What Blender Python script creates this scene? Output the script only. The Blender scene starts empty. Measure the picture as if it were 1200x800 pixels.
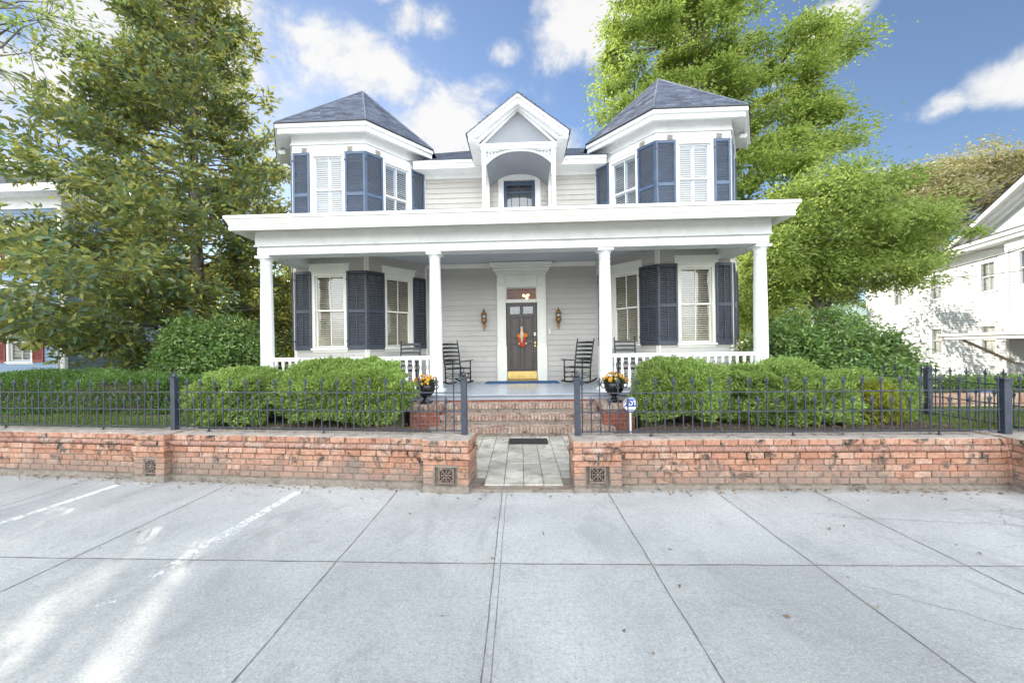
import bpy, math, random
import numpy as np
from mathutils import Vector, Matrix
random.seed(7); RNG = np.random.default_rng(7)
SC = bpy.context.scene; COL = SC.collection
R = math.radians; PI = math.pi

# ------------------------------------------------------------------ materials
MATS = {}
class NT:
    """small helper round a node tree"""
    def __init__(s, nt): s.nt = nt; s.n = nt.nodes; s.l = nt.links
    def new(s, t, **kw):
        n = s.n.new(t)
        for k, v in kw.items(): setattr(n, k, v)
        return n
    def link(s, a, b): s.l.new(a, b)
    def val(s, sock, v):
        if isinstance(v, bpy.types.NodeSocket): s.l.new(v, sock)
        elif isinstance(v, (tuple, list)) and len(v) == 3 and sock.type == 'RGBA': sock.default_value = (*v, 1)
        else: sock.default_value = v
    def math(s, op, a, b=0.0, c=0.0, clamp=False):
        n = s.new('ShaderNodeMath', operation=op, use_clamp=clamp)
        s.val(n.inputs[0], a); s.val(n.inputs[1], b)
        if op in ('MULTIPLY_ADD', 'SMOOTH_MAX', 'SMOOTH_MIN'): s.val(n.inputs[2], c)
        return n.outputs[0]
    def vmath(s, op, a, b=(0, 0, 0)):
        n = s.new('ShaderNodeVectorMath', operation=op)
        s.val(n.inputs[0], a); s.val(n.inputs[1], b)
        return n.outputs['Value'] if op in ('DOT_PRODUCT', 'LENGTH') else n.outputs[0]
    def noise(s, vec, scale, detail=4, rough=.55, dist=0):
        n = s.new('ShaderNodeTexNoise'); s.val(n.inputs['Vector'], vec)
        n.inputs['Scale'].default_value = scale; n.inputs['Detail'].default_value = detail
        n.inputs['Roughness'].default_value = rough; n.inputs['Distortion'].default_value = dist
        return n.outputs['Fac']
    def mix(s, f, a, b, blend='MIX'):
        n = s.new('ShaderNodeMix', data_type='RGBA', blend_type=blend)
        s.val(n.inputs[0], f); s.val(n.inputs[6], a); s.val(n.inputs[7], b)
        return n.outputs[2]
    def ramp(s, f, stops):
        n = s.new('ShaderNodeValToRGB'); s.val(n.inputs[0], f)
        while len(n.color_ramp.elements) < len(stops): n.color_ramp.elements.new(.5)
        for e, (p, c) in zip(n.color_ramp.elements, stops):
            e.position = p; e.color = (*c, 1) if len(c) == 3 else c
        return n.outputs[0]
    def smooth(s, v, a, b, lo=0., hi=1.):
        n = s.new('ShaderNodeMapRange', interpolation_type='SMOOTHSTEP')
        s.val(n.inputs[0], v); n.inputs[1].default_value = a; n.inputs[2].default_value = b
        n.inputs[3].default_value = lo; n.inputs[4].default_value = hi
        return n.outputs[0]
    def coord(s, which='Object'):
        return s.new('ShaderNodeTexCoord').outputs[which]
    def pos(s): return s.new('ShaderNodeNewGeometry').outputs['Position']
    def island(s): return s.new('ShaderNodeNewGeometry').outputs['Random Per Island']

def base(name):
    m = bpy.data.materials.new(name); m.use_nodes = True
    t = NT(m.node_tree); b = t.n['Principled BSDF']; MATS[name] = m
    return m, t, b

def paint(name, col, rough=.5, var=.08, scale=3., bump=.0, bscale=60, dirt=None, island=0., metal=0., spec=.5, stretch=None):
    """painted / plain surface with uneven tone, optional dirt patches, fine bump"""
    m, t, b = base(name); p = t.pos()
    if stretch: p = t.vmath('MULTIPLY', p, stretch)
    f = t.noise(p, scale, 6, .6)
    lo = tuple(c * (1 - var) for c in col); hi = tuple(min(1, c * (1 + var)) for c in col)
    c = t.ramp(f, [(.3, lo), (.7, hi)])
    if island:
        k = t.math('MULTIPLY_ADD', t.island(), 2 * island, 1 - island)
        c = t.mix(1., c, t.new('ShaderNodeCombineColor').outputs[0], 'MULTIPLY') if False else t.vmath('SCALE', c) if False else c
        hs = t.new('ShaderNodeHueSaturation'); t.val(hs.inputs['Value'], k); t.val(hs.inputs['Color'], c); c = hs.outputs[0]
    if dirt:
        d = t.smooth(t.noise(p, dirt[1], 8, .7, .3), dirt[2], dirt[2] + .18)
        c = t.mix(t.math('MULTIPLY', d, dirt[3]), c, dirt[0])
    t.val(b.inputs['Base Color'], c)
    b.inputs['Roughness'].default_value = rough; b.inputs['Metallic'].default_value = metal
    b.inputs['Specular IOR Level'].default_value = spec
    if bump:
        bn = t.new('ShaderNodeBump'); bn.inputs['Strength'].default_value = bump; bn.inputs['Distance'].default_value = .02
        t.val(bn.inputs['Height'], t.noise(p, bscale, 5, .65)); t.link(bn.outputs[0], b.inputs['Normal'])
    return m

def leafmat(name, cols, trans=.35, rough=.45, tcol=None, spec=.4):
    """leaf: colour differs from leaf to leaf; some light passes through"""
    m, t, b = base(name)
    n = len(cols); c = t.ramp(t.island(), [(i / max(1, n - 1), x) for i, x in enumerate(cols)])
    f = t.noise(t.pos(), .8, 3)
    hs = t.new('ShaderNodeHueSaturation'); t.val(hs.inputs['Color'], c)
    t.val(hs.inputs['Value'], t.math('MULTIPLY_ADD', f, 1.3, .40)); c = hs.outputs[0]
    t.val(b.inputs['Base Color'], c); b.inputs['Roughness'].default_value = rough
    b.inputs['Specular IOR Level'].default_value = spec
    tr = t.new('ShaderNodeBsdfTranslucent')
    t.val(tr.inputs[0], t.mix(.75, c, tcol, 'MIX') if tcol else c)
    mx = t.new('ShaderNodeMixShader'); mx.inputs[0].default_value = trans
    t.link(b.outputs[0], mx.inputs[1]); t.link(tr.outputs[0], mx.inputs[2])
    t.link(mx.outputs[0], t.n['Material Output'].inputs[0])
    return m

def brickmat(name, cols, dirtlevel=.5, ground=None, gtop=.25, white=.25):
    m, t, b = base(name); p = t.pos()
    n = len(cols); c = t.ramp(t.island(), [(i / (n - 1), x) for i, x in enumerate(cols)])
    c = t.mix(t.math('MULTIPLY', t.smooth(t.noise(p, 22, 7, .75), .42, .62), .6), c, tuple(x * .62 for x in cols[0]))
    sp = t.smooth(t.noise(p, 5.5, 9, .78, .5), .50, .62)
    c = t.mix(t.math('MULTIPLY', sp, dirtlevel), c, (.035, .03, .026))
    ef = t.smooth(t.noise(t.vmath('ADD', p, (9, 3, 1)), 4.2, 8, .78, .5), .50, .62)
    c = t.mix(t.math('MULTIPLY', ef, white), c, (.5, .44, .38))
    if ground is not None:
        sx = t.new('ShaderNodeSeparateXYZ'); t.link(p, sx.inputs[0])
        h = t.math('ADD', sx.outputs[2], t.math('MULTIPLY', t.math('SUBTRACT', t.noise(p, 2.2, 7, .72), .5), 1.1))
        c = t.mix(t.smooth(h, gtop + .06, gtop - .26, 0, .8), c, t.mix(t.noise(p, 30, 5, .7), ground, tuple(x * .35 for x in ground)))
    t.val(b.inputs['Base Color'], c); b.inputs['Roughness'].default_value = .9
    bn = t.new('ShaderNodeBump'); bn.inputs['Strength'].default_value = .7; bn.inputs['Distance'].default_value = .012
    t.val(bn.inputs['Height'], t.noise(p, 55, 7, .7)); t.link(bn.outputs[0], b.inputs['Normal'])
    return m

WHITE = paint('white_paint', (.80, .80, .79), .5, .06, 2.5, .08, 90, ((.44, .41, .36), 2.6, .54, .32))
CREAM = paint('cream_trim', (.83, .81, .73), .45, .05, 2.0, .04, 80)
SIDING = paint('grey_siding_paint', (.50, .474, .440), .55, .07, 1.2, .06, 70, ((.24, .23, .21), 2.4, .58, .4), island=.05)
TAUPE = paint('grey_blue_panel', (.25, .262, .29), .55, .05, 1.5)
CEIL = paint('porch_ceiling_paint', (.56, .59, .62), .5, .05, 1.4)
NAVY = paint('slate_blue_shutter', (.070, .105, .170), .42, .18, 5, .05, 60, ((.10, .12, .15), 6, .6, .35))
NAVYSHADE = paint('porch_shaded_shutter', (.044, .053, .074), .42, .2, 5, .05, 60, ((.10, .10, .10), 6, .6, .35))  # same shutter paint as upstairs, with the porch shade put into the colour
SHINGLE = paint('slate_shingle', (.135, .155, .205), .85, .3, 9, .4, 90, ((.16, .16, .16), 3, .58, .4), island=.32)
FLOORBLUE = paint('porch_floor_paint', (.40, .44, .50), .28, .1, 2.2, .05, 40, ((.2, .2, .2), 3, .58, .4))
IRON = paint('wrought_iron_paint', (.036, .043, .062), .42, .25, 12, .12, 80, ((.11, .08, .06), 9, .62, .35))
BLACK = paint('black_paint', (.014, .015, .018), .38, .2, 8)
DOORBROWN = paint('brown_door_paint', (.075, .060, .052), .35, .12, 5, .05, 70)
BRASS = paint('brass', (.62, .44, .16), .28, .15, 9, .05, 60, metal=1.)
GOLD = paint('antique_gold', (.30, .17, .06), .36, .25, 15, .1, 60, metal=.8)
MORTAR = paint('mortar', (.25, .215, .18), .95, .25, 18, .5, 90, ((.06, .055, .05), 5, .5, .7))  # mortar tone darkened to carry the shadow in the joints
CAPTOP = paint('weathered_cap_cement', (.43, .37, .32), .95, .25, 8, .5, 80, ((.17, .14, .12), 5, .49, .75))
BARK = paint('bark', (.105, .085, .065), .95, .4, 9, .8, 40, stretch=(1, 1, .25))
PALEBARK = paint('pale_bark', (.17, .155, .135), .95, .35, 9, .6, 40)
SOIL = paint('mulch_soil', (.075, .055, .040), 1., .45, 30, .9, 70)
GREYWOOD = paint('weathered_wood', (.46, .39, .30), .8, .25, 6, .2, 50)
URNBLACK = paint('urn_black_glaze', (.012, .013, .016), .22, .2, 6)
RUGBLUE = paint('blue_rug', (.045, .13, .30), .95, .25, 30, .5, 160)
RUBBER = paint('rubber_mat', (.035, .034, .036), .9, .3, 30, .7, 120)
BLUESIDE = paint('blue_siding_paint', (.20, .28, .39), .6, .07, 1.2, .05, 70, island=.05)
REDSHUT = paint('red_shutter_paint', (.26, .055, .04), .5, .12, 6)
WHITESIDE = paint('white_siding_paint', (.56, .57, .58), .55, .04, 1.0, .05, 70, island=.03)
TANWALL = paint('tan_wall', (.42, .33, .24), .8, .1, 2)
GREYROOF = paint('grey_shingle', (.17, .17, .175), .9, .25, 8, .4, 80, island=.25)
DARKROOM = paint('dark_room', (.035, .030, .026), .9, .2, 3)
BLINDBLUE = paint('cool_white_blind_slats', (.60, .65, .72), .5, .04, 4)
BLINDWARM = paint('lamplit_cream_blind_slats', (.84, .76, .60), .5, .04, 4)  # cream slats, with warm lamplight from the rooms put into the colour
BEIGEROOM = paint('beige_room', (.32, .28, .22), .9, .1, 3)
WARMROOM = paint('hall_wall', (.16, .08, .04), .8, .2, 3)
BLINDM = paint('blind_slats', (.80, .79, .74), .5, .04, 4)
PLASTICW = paint('white_plastic', (.75, .75, .74), .35, .03, 6)
TERRA = paint('terracotta_vent', (.20, .15, .125), .9, .35, 30, .5, 90, ((.03, .028, .026), 12, .5, .6))
CABLE = paint('cable_black', (.02, .02, .02), .6, .1, 5)
BLUEBIN = paint('blue_bin_plastic', (.045, .10, .24), .45, .1, 6)
ORANGEDOOR = paint('orange_door_wood', (.42, .17, .05), .5, .15, 5)
SIGNBLUE = paint('sign_blue', (.02, .07, .36), .35, .06, 5)
SIGNWHITE = paint('sign_white', (.82, .82, .82), .4, .03, 5)
BRICK = brickmat('red_wall_brick', [(.375, .175, .11), (.45, .225, .145), (.51, .28, .18), (.41, .19, .12), (.56, .36, .26), (.48, .24, .155)], 1., (.33, .255, .21), .33)
STEPBRICK = brickmat('step_brick', [(.34, .21, .16), (.42, .27, .21), (.49, .35, .28), (.30, .17, .13), (.48, .39, .33)], .8, None, .2, .75)
PEDBRICK = brickmat('pedestal_brick', [(.33, .09, .055), (.38, .12, .075), (.30, .085, .055)], .25, None, .2, .25)
ROPE = brickmat('rope_brick', [(.31, .17, .12), (.42, .24, .18), (.36, .19, .14)], .7, None, .2, .5)
RUBBLE = brickmat('tan_rubble', [(.46, .30, .20), (.52, .38, .26), (.38, .20, .13), (.48, .27, .18)], .25, None, .2, .3)

def glassmat(name, tint=(.96, .975, .975), rough=.01, ior=2.25):
    m, t, b = base(name)
    t.n.remove(b)
    tr = t.new('ShaderNodeBsdfTransparent'); tr.inputs[0].default_value = (*tint, 1)
    gl = t.new('ShaderNodeBsdfGlossy'); gl.inputs['Roughness'].default_value = rough
    bn = t.new('ShaderNodeBump'); bn.inputs['Strength'].default_value = .06; bn.inputs['Distance'].default_value = .05
    t.val(bn.inputs['Height'], t.noise(t.pos(), 2.2, 2)); t.link(bn.outputs[0], gl.inputs['Normal'])
    ge = t.new('ShaderNodeNewGeometry'); f0 = ((ior - 1) / (ior + 1)) ** 2
    co = t.math('ABSOLUTE', t.vmath('DOT_PRODUCT', ge.outputs['Normal'], ge.outputs['Incoming']))
    fr_ = t.math('MULTIPLY_ADD', t.math('POWER', t.math('SUBTRACT', 1., co, clamp=True), 5.), 1 - f0, f0)   # same from both sides of the pane
    mx = t.new('ShaderNodeMixShader'); t.link(fr_, mx.inputs[0])
    t.link(tr.outputs[0], mx.inputs[1]); t.link(gl.outputs[0], mx.inputs[2])
    t.link(mx.outputs[0], t.n['Material Output'].inputs[0])
    return m
GLASS = glassmat('window_glass')
CLEARGLASS = glassmat('clear_glass', (.96, .97, .96), .01, 1.45)
def emis(name, col, st):
    m, t, b = base(name); b.inputs['Base Color'].default_value = (*col, 1)
    b.inputs['Emission Color'].default_value = (*col, 1); b.inputs['Emission Strength'].default_value = st
    return m
BULB = emis('lit_bulb', (1., .42, .10), 9.)

def concrete():
    m, t, b = base('lot_concrete'); p = t.pos()
    c = t.ramp(t.noise(p, .55, 6, .6, .3), [(.38, (.40, .406, .405)), (.62, (.585, .59, .58))])
    c = t.mix(t.math('MULTIPLY', t.smooth(t.noise(p, 44, 6, .9), .49, .60), .6), c, (.27, .27, .265))
    c = t.mix(t.math('MULTIPLY', t.smooth(t.noise(t.vmath('ADD', p, (5, 2, 0)), 60, 6, .9), .51, .60), .7), c, (.70, .70, .68))
    c = t.mix(t.math('MULTIPLY', t.smooth(t.noise(p, 21, 7, .8), .48, .62), .35), c, (.30, .305, .315))
    c = t.mix(t.math('MULTIPLY', t.smooth(t.noise(t.vmath('MULTIPLY', p, (1, .45, 1)), 1.9, 9, .78, .8), .50, .66), .42), c, (.29, .295, .305))
    c = t.mix(t.math('MULTIPLY', t.smooth(t.noise(p, 9, 8, .82), .66, .69), .6), c, (.16, .155, .15))
    sl = t.vmath('FLOOR', t.vmath('MULTIPLY', t.vmath('ADD', p, (.22, -3.18, 0)), (.81, .39, 0)))
    wn = t.new('ShaderNodeTexWhiteNoise'); t.link(sl, wn.inputs['Vector'])
    hs = t.new('ShaderNodeHueSaturation'); t.val(hs.inputs['Color'], c); t.val(hs.inputs['Value'], t.math('MULTIPLY_ADD', wn.outputs[0], .2, .9)); c = hs.outputs[0]
    c = t.mix(t.math('MULTIPLY', t.smooth(t.noise(t.vmath('ADD', p, (1, 7, 0)), .9, 9, .8, 1.2), .55, .70), .4), c, (.22, .215, .20))
    # grime drifted against the foot of the brick wall
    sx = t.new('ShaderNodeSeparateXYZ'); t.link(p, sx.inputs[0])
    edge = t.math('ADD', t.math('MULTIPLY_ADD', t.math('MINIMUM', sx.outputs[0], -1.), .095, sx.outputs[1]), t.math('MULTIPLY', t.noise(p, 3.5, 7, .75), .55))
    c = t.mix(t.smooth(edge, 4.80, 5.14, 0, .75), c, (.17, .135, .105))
    t.val(b.inputs['Base Color'], c); b.inputs['Roughness'].default_value = .88
    bn = t.new('ShaderNodeBump'); bn.inputs['Strength'].default_value = .8; bn.inputs['Distance'].default_value = .008
    h = t.math('ADD', t.noise(p, 120, 5, .75), t.math('MULTIPLY', t.noise(p, 9, 6, .7), 1.5))
    t.val(bn.inputs['Height'], h); t.link(bn.outputs[0], b.inputs['Normal'])
    return m
CONCRETE = concrete()
JOINT = paint('joint_grime', (.19, .18, .165), 1., .6, 9, .4, 60)
CRACK = paint('crack_grime', (.24, .235, .225), 1., .4, 14)
def wornpaint():
    m, t, b = base('worn_white_line'); p = t.pos()
    sx = t.new('ShaderNodeSeparateXYZ'); t.link(p, sx.inputs[0])
    wear = t.math('ADD', t.noise(p, 14, 9, .85), t.math('MULTIPLY', t.math('SUBTRACT', 3.9, sx.outputs[1]), .065))
    t.val(b.inputs['Base Color'], (.72, .72, .71, 1)); b.inputs['Roughness'].default_value = .8
    tp = t.new('ShaderNodeBsdfTransparent'); mx = t.new('ShaderNodeMixShader'); t.link(t.smooth(wear, .47, .60), mx.inputs[0])
    t.link(b.outputs[0], mx.inputs[1]); t.link(tp.outputs[0], mx.inputs[2]); t.link(mx.outputs[0], t.n['Material Output'].inputs[0])
    return m
LINE = wornpaint()
PAVER = paint('walk_paver', (.47, .445, .39), .9, .2, 6, .4, 90, ((.15, .135, .11), 3.2, .49, .6), island=.16)
LAWN = paint('lawn_soil', (.075, .10, .030), 1., .4, 3, .8, 60, ((.17, .13, .09), 1.6, .5, .8))
EARTH = paint('earth', (.11, .10, .07), 1., .3, 1.2, .6, 20)

L_BOX = leafmat('boxwood_leaf', [(.17, .28, .06), (.26, .38, .09), (.40, .52, .15), (.21, .32, .07)], .38, .5, (.42, .55, .14))
L_BOXY = leafmat('golden_shrub_leaf', [(.30, .33, .05), (.38, .38, .06), (.22, .30, .04)], .38, .5, (.5, .5, .1))
L_HEDGE = leafmat('clipped_hedge_leaf', [(.075, .155, .035), (.12, .22, .055), (.19, .30, .08)], .3, .5, (.18, .32, .05))
L_MAG = leafmat('magnolia_leaf', [(.06, .14, .09), (.085, .175, .115), (.11, .20, .10), (.23, .28, .06), (.40, .38, .10), (.15, .18, .08), (.06, .15, .105), (.13, .19, .09)], .42, .38, (.52, .50, .10), .7)
L_CAM = leafmat('camellia_leaf', [(.07, .15, .045), (.11, .20, .06), (.165, .26, .075), (.28, .38, .11)], .34, .34, (.36, .52, .11), .7)
L_OAK = leafmat('oak_leaf', [(.10, .18, .04), (.20, .30, .06), (.35, .42, .10), (.25, .34, .07), (.45, .46, .14)], .48, .5, (.48, .60, .13))
L_OAKY = leafmat('light_oak_leaf', [(.12, .20, .045), (.24, .33, .075), (.39, .45, .13), (.19, .28, .065)], .48, .5, (.48, .60, .15))
L_FALL = leafmat('autumn_leaf', [(.36, .34, .17), (.46, .41, .22), (.52, .47, .28), (.30, .31, .13)], .4, .55, (.45, .42, .16))
L_YEL = leafmat('yellow_green_leaf', [(.17, .26, .04), (.26, .32, .06), (.34, .34, .08)], .5, .5, (.5, .55, .12))
L_GRASS = leafmat('grass_blade', [(.07, .15, .02), (.12, .22, .035), (.19, .24, .06), (.30, .27, .12)], .35, .6, (.3, .4, .08))
L_DEAD = leafmat('dry_leaf', [(.22, .12, .05), (.30, .18, .08), (.16, .09, .045), (.36, .27, .15)], .15, .8)
L_MUM = leafmat('mum_petal', [(.80, .40, .03), (.85, .52, .06), (.72, .30, .02), (.88, .62, .16)], .3, .6)
L_MUMG = leafmat('mum_leaf', [(.05, .10, .02), (.08, .15, .03)], .3, .6)
for nm, cl in (('ribbon_red', (.55, .05, .02)), ('ribbon_orange', (.75, .22, .02)), ('ribbon_cream', (.75, .6, .45))): paint(nm, cl, .7, .12, 20)

# ------------------------------------------------------------------ mesh building
class Fr:
    """a wall's own frame: u runs left to right seen from outside, w points out of the wall"""
    def __init__(s, A, B):
        s.A = Vector((A[0], A[1])); d = Vector((B[0], B[1])) - s.A
        s.L = d.length; s.d = d.normalized(); s.n = Vector((s.d.y, -s.d.x))
    def p(s, u, w, z):
        q = s.A + s.d * u + s.n * w
        return (q.x, q.y, z)

class MB:
    def __init__(s): s.v = []; s.f = []; s.sm = []
    def add(s, vs, fs, smooth=False):
        o = len(s.v); s.v.extend(tuple(v) for v in vs)
        for f in fs: s.f.append([o + i for i in f]); s.sm.append(smooth)
        return s
    BOXF = [(0, 3, 2, 1), (4, 5, 6, 7), (0, 1, 5, 4), (1, 2, 6, 5), (2, 3, 7, 6), (3, 0, 4, 7)]
    def box(s, x0, x1, y0, y1, z0, z1):
        return s.add([(x0, y0, z0), (x1, y0, z0), (x1, y1, z0), (x0, y1, z0), (x0, y0, z1), (x1, y0, z1), (x1, y1, z1), (x0, y1, z1)], s.BOXF)
    def fbox(s, fr, u0, u1, w0, w1, z0, z1):
        # w1 is outward
        P = fr.p
        return s.add([P(u0, w1, z0), P(u1, w1, z0), P(u1, w0, z0), P(u0, w0, z0), P(u0, w1, z1), P(u1, w1, z1), P(u1, w0, z1), P(u0, w0, z1)], s.BOXF)
    def fslat(s, fr, u0, u1, w, z, depth, rise, th=.006):
        P = fr.p; a, b = w + depth / 2, w - depth / 2
        return s.add([P(u0, a, z - rise / 2), P(u1, a, z - rise / 2), P(u1, b, z + rise / 2), P(u0, b, z + rise / 2),
                      P(u0, a, z - rise / 2 + th), P(u1, a, z - rise / 2 + th), P(u1, b, z + rise / 2 + th), P(u0, b, z + rise / 2 + th)], s.BOXF)
    def hull2(s, poly, z0, z1):
        n = len(poly)
        vs = [(x, y, z0) for x, y in poly] + [(x, y, z1) for x, y in poly]
        return s.add(vs, [tuple(range(n - 1, -1, -1)), tuple(range(n, 2 * n))] + [(i, (i + 1) % n, n + (i + 1) % n, n + i) for i in range(n)])
    def fprism(s, fr, poly, w0, w1):
        """poly in (u,z), counter-clockwise seen from outside, from depth w0 to w1 (outer)"""
        n = len(poly)
        vs = [fr.p(u, w1, z) for u, z in poly] + [fr.p(u, w0, z) for u, z in poly]
        return s.add(vs, [tuple(range(n)), tuple(range(2 * n - 1, n - 1, -1))] + [(i, n + i, n + (i + 1) % n, (i + 1) % n) for i in range(n)])
    def lathe(s, prof, c=(0, 0, 0), seg=16, smooth=True, cap=True):
        vs = []; fs = []
        for r, z in prof:
            for k in range(seg):
                a = 2 * PI * k / seg; vs.append((c[0] + r * math.cos(a), c[1] + r * math.sin(a), c[2] + z))
        for i in range(len(prof) - 1):
            for k in range(seg):
                a, b = i * seg + k, i * seg + (k + 1) % seg
                fs.append((a, b, b + seg, a + seg))
        s.add(vs, fs, smooth)
        if cap:
            o = len(s.v) - len(vs)
            s.f.append([o + k for k in range(seg - 1, -1, -1)]); s.sm.append(False)
            s.f.append([o + (len(prof) - 1) * seg + k for k in range(seg)]); s.sm.append(False)
        return s
    def tube(s, pts, rad, seg=8, smooth=True):
        pts = [Vector(p) for p in pts]; n = len(pts)
        if not isinstance(rad, (list, tuple)): rad = [rad] * n
        vs = []; fs = []
        up = None
        for i, p in enumerate(pts):
            t = (pts[min(i + 1, n - 1)] - pts[max(i - 1, 0)])
            if t.length < 1e-9: t = Vector((0, 0, 1))
            t.normalize()
            if up is None:
                up = Vector((0, 0, 1)) if abs(t.z) < .9 else Vector((1, 0, 0))
            a = t.cross(up)
            if a.length < 1e-6: a = t.cross(Vector((0, 1, 0)))
            a.normalize(); b = a.cross(t); up = b
            for k in range(seg):
                g = 2 * PI * k / seg; q = p + (a * math.cos(g) + b * math.sin(g)) * rad[i]
                vs.append(q)
        for i in range(n - 1):
            for k in range(seg):
                a_, b_ = i * seg + k, i * seg + (k + 1) % seg
                fs.append((a_, a_ + seg, b_ + seg, b_))
        fs.append(tuple(range(seg))); fs.append(tuple((n - 1) * seg + k for k in range(seg - 1, -1, -1)))
        return s.add(vs, fs, smooth)
    def ball(s, c, r, seg=10, rings=7, sc=(1, 1, 1)):
        prof = [(max(1e-4, r * math.sin(PI * i / rings)), -r * math.cos(PI * i / rings)) for i in range(rings + 1)]
        o = len(s.v); s.lathe(prof, (0, 0, 0), seg)
        for i in range(o, len(s.v)):
            x, y, z = s.v[i]; s.v[i] = (c[0] + x * sc[0], c[1] + y * sc[1], c[2] + z * sc[2])
        return s
    def xform(s, M, o=0):
        for i in range(o, len(s.v)): s.v[i] = tuple(M @ Vector(s.v[i]))
        return s
    def build(s, name, mat, parent=None, bevel=0., **tags):
        off = Vector(OFF.get(rootname(parent), (0, 0, 0))) if parent else Vector((0, 0, 0))
        me = bpy.data.meshes.new(name)
        me.from_pydata([(v[0] - off.x, v[1] - off.y, v[2] - off.z) for v in s.v], [], s.f)
        me.polygons.foreach_set('use_smooth', s.sm)
        me.materials.append(mat); me.update()
        o = link(name, me, parent, **tags)
        if bevel:
            b = o.modifiers.new('bevel', 'BEVEL'); b.width = bevel; b.segments = 1; b.limit_method = 'ANGLE'
        return o
OFF = {}
def rootname(o):
    while o.parent: o = o.parent
    return o.name
def tag(o, label=None, cat=None, group=None, kind=None):
    for k, v in (('label', label), ('category', cat), ('group', group), ('kind', kind)):
        if v: o[k] = v
    return o
def link(name, data, parent=None, **tags):
    o = bpy.data.objects.new(name, data); COL.objects.link(o)
    if parent is not None: o.parent = parent
    return tag(o, **tags)
def thing(name, label, cat, loc=(0, 0, 0), rz=0., group=None, world=True):
    """Empty at a thing's base; with world=True its parts are given in world coordinates"""
    o = bpy.data.objects.new(name, None); COL.objects.link(o)
    o.location = loc; o.rotation_euler = (0, 0, rz); o.empty_display_size = .2
    tag(o, label, cat, group)
    if world: OFF[o.name] = loc
    return o
def copy_tree(o, parent=None):
    c = o.copy(); COL.objects.link(c)
    if parent is not None: c.parent = parent
    for ch in [x for x in bpy.data.objects if x.parent == o]: copy_tree(ch, c)
    return c

def mesh_np(name, V, F3, mat, parent=None, smooth=False, **tags):
    """triangles from numpy arrays"""
    off = np.array(OFF.get(rootname(parent), (0, 0, 0))) if parent else np.zeros(3)
    V = (np.asarray(V, dtype=np.float64) - off).astype(np.float32); F3 = np.asarray(F3, dtype=np.int32)
    me = bpy.data.meshes.new(name)
    me.vertices.add(len(V)); me.vertices.foreach_set('co', V.ravel())
    me.loops.add(F3.size); me.loops.foreach_set('vertex_index', F3.ravel())
    me.polygons.add(len(F3)); me.polygons.foreach_set('loop_start', np.arange(0, F3.size, 3, dtype=np.int32))
    me.update(calc_edges=True); me.materials.append(mat)
    return link(name, me, parent, **tags)

def unit(a): return a / np.maximum(1e-9, np.linalg.norm(a, axis=1, keepdims=True))
def leaf_mesh(C, D, N, L, W, fold=.25):
    """folded diamond leaves: centre, direction, normal, length, width"""
    n = len(C); D = unit(D); S = unit(np.cross(D, N)); N = unit(np.cross(S, D))
    L = np.broadcast_to(np.asarray(L, float).reshape(-1, 1), (n, 1)); W = np.broadcast_to(np.asarray(W, float).reshape(-1, 1), (n, 1))
    a = C - D * L * .5; b = C + D * L * .5 - N * L * .12
    m = C - D * L * .08
    l = m + S * W * .5 + N * W * fold; r = m - S * W * .5 + N * W * fold
    V = np.stack([a, l, b, r], 1).reshape(-1, 3)
    i = np.arange(n)[:, None] * 4
    F = np.concatenate([i + np.array([[0, 2, 1]]), i + np.array([[0, 3, 2]])], 1).reshape(-1, 3)
    return V, F
def join(parts):
    V = []; F = []; o = 0
    for v, f in parts: V.append(v); F.append(f + o); o += len(v)
    return np.concatenate(V), np.concatenate(F)
def rnd_dirs(n, rng=RNG): return unit(rng.normal(size=(n, 3)))

# ------------------------------------------------------------------ camera
F_, PSI, PX, H_, ROLL = 470., .042, 589.8, 407.6, -.014
cd = bpy.data.cameras.new('camera'); cam = bpy.data.objects.new('camera', cd); COL.objects.link(cam); SC.camera = cam
cd.sensor_width = 36; cd.lens = F_ / 1200 * 36; cd.clip_end = 2000; cd.clip_start = .05
cd.shift_x = (600 - PX) / 1200; cd.shift_y = (H_ - 400) / 1200
fw = Vector((-math.sin(PSI), math.cos(PSI), 0)); rt = Vector((math.cos(PSI), math.sin(PSI), 0)); up = Vector((0, 0, 1))
s_, c_ = math.sin(ROLL), math.cos(ROLL)
r2 = rt * c_ + up * s_; u2 = up * c_ - rt * s_
M = Matrix.Identity(4)
for i in range(3): M[i][0] = r2[i]; M[i][1] = u2[i]; M[i][2] = -fw[i]
M.translation = (0, 0, 1.7); cam.matrix_world = M

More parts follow.
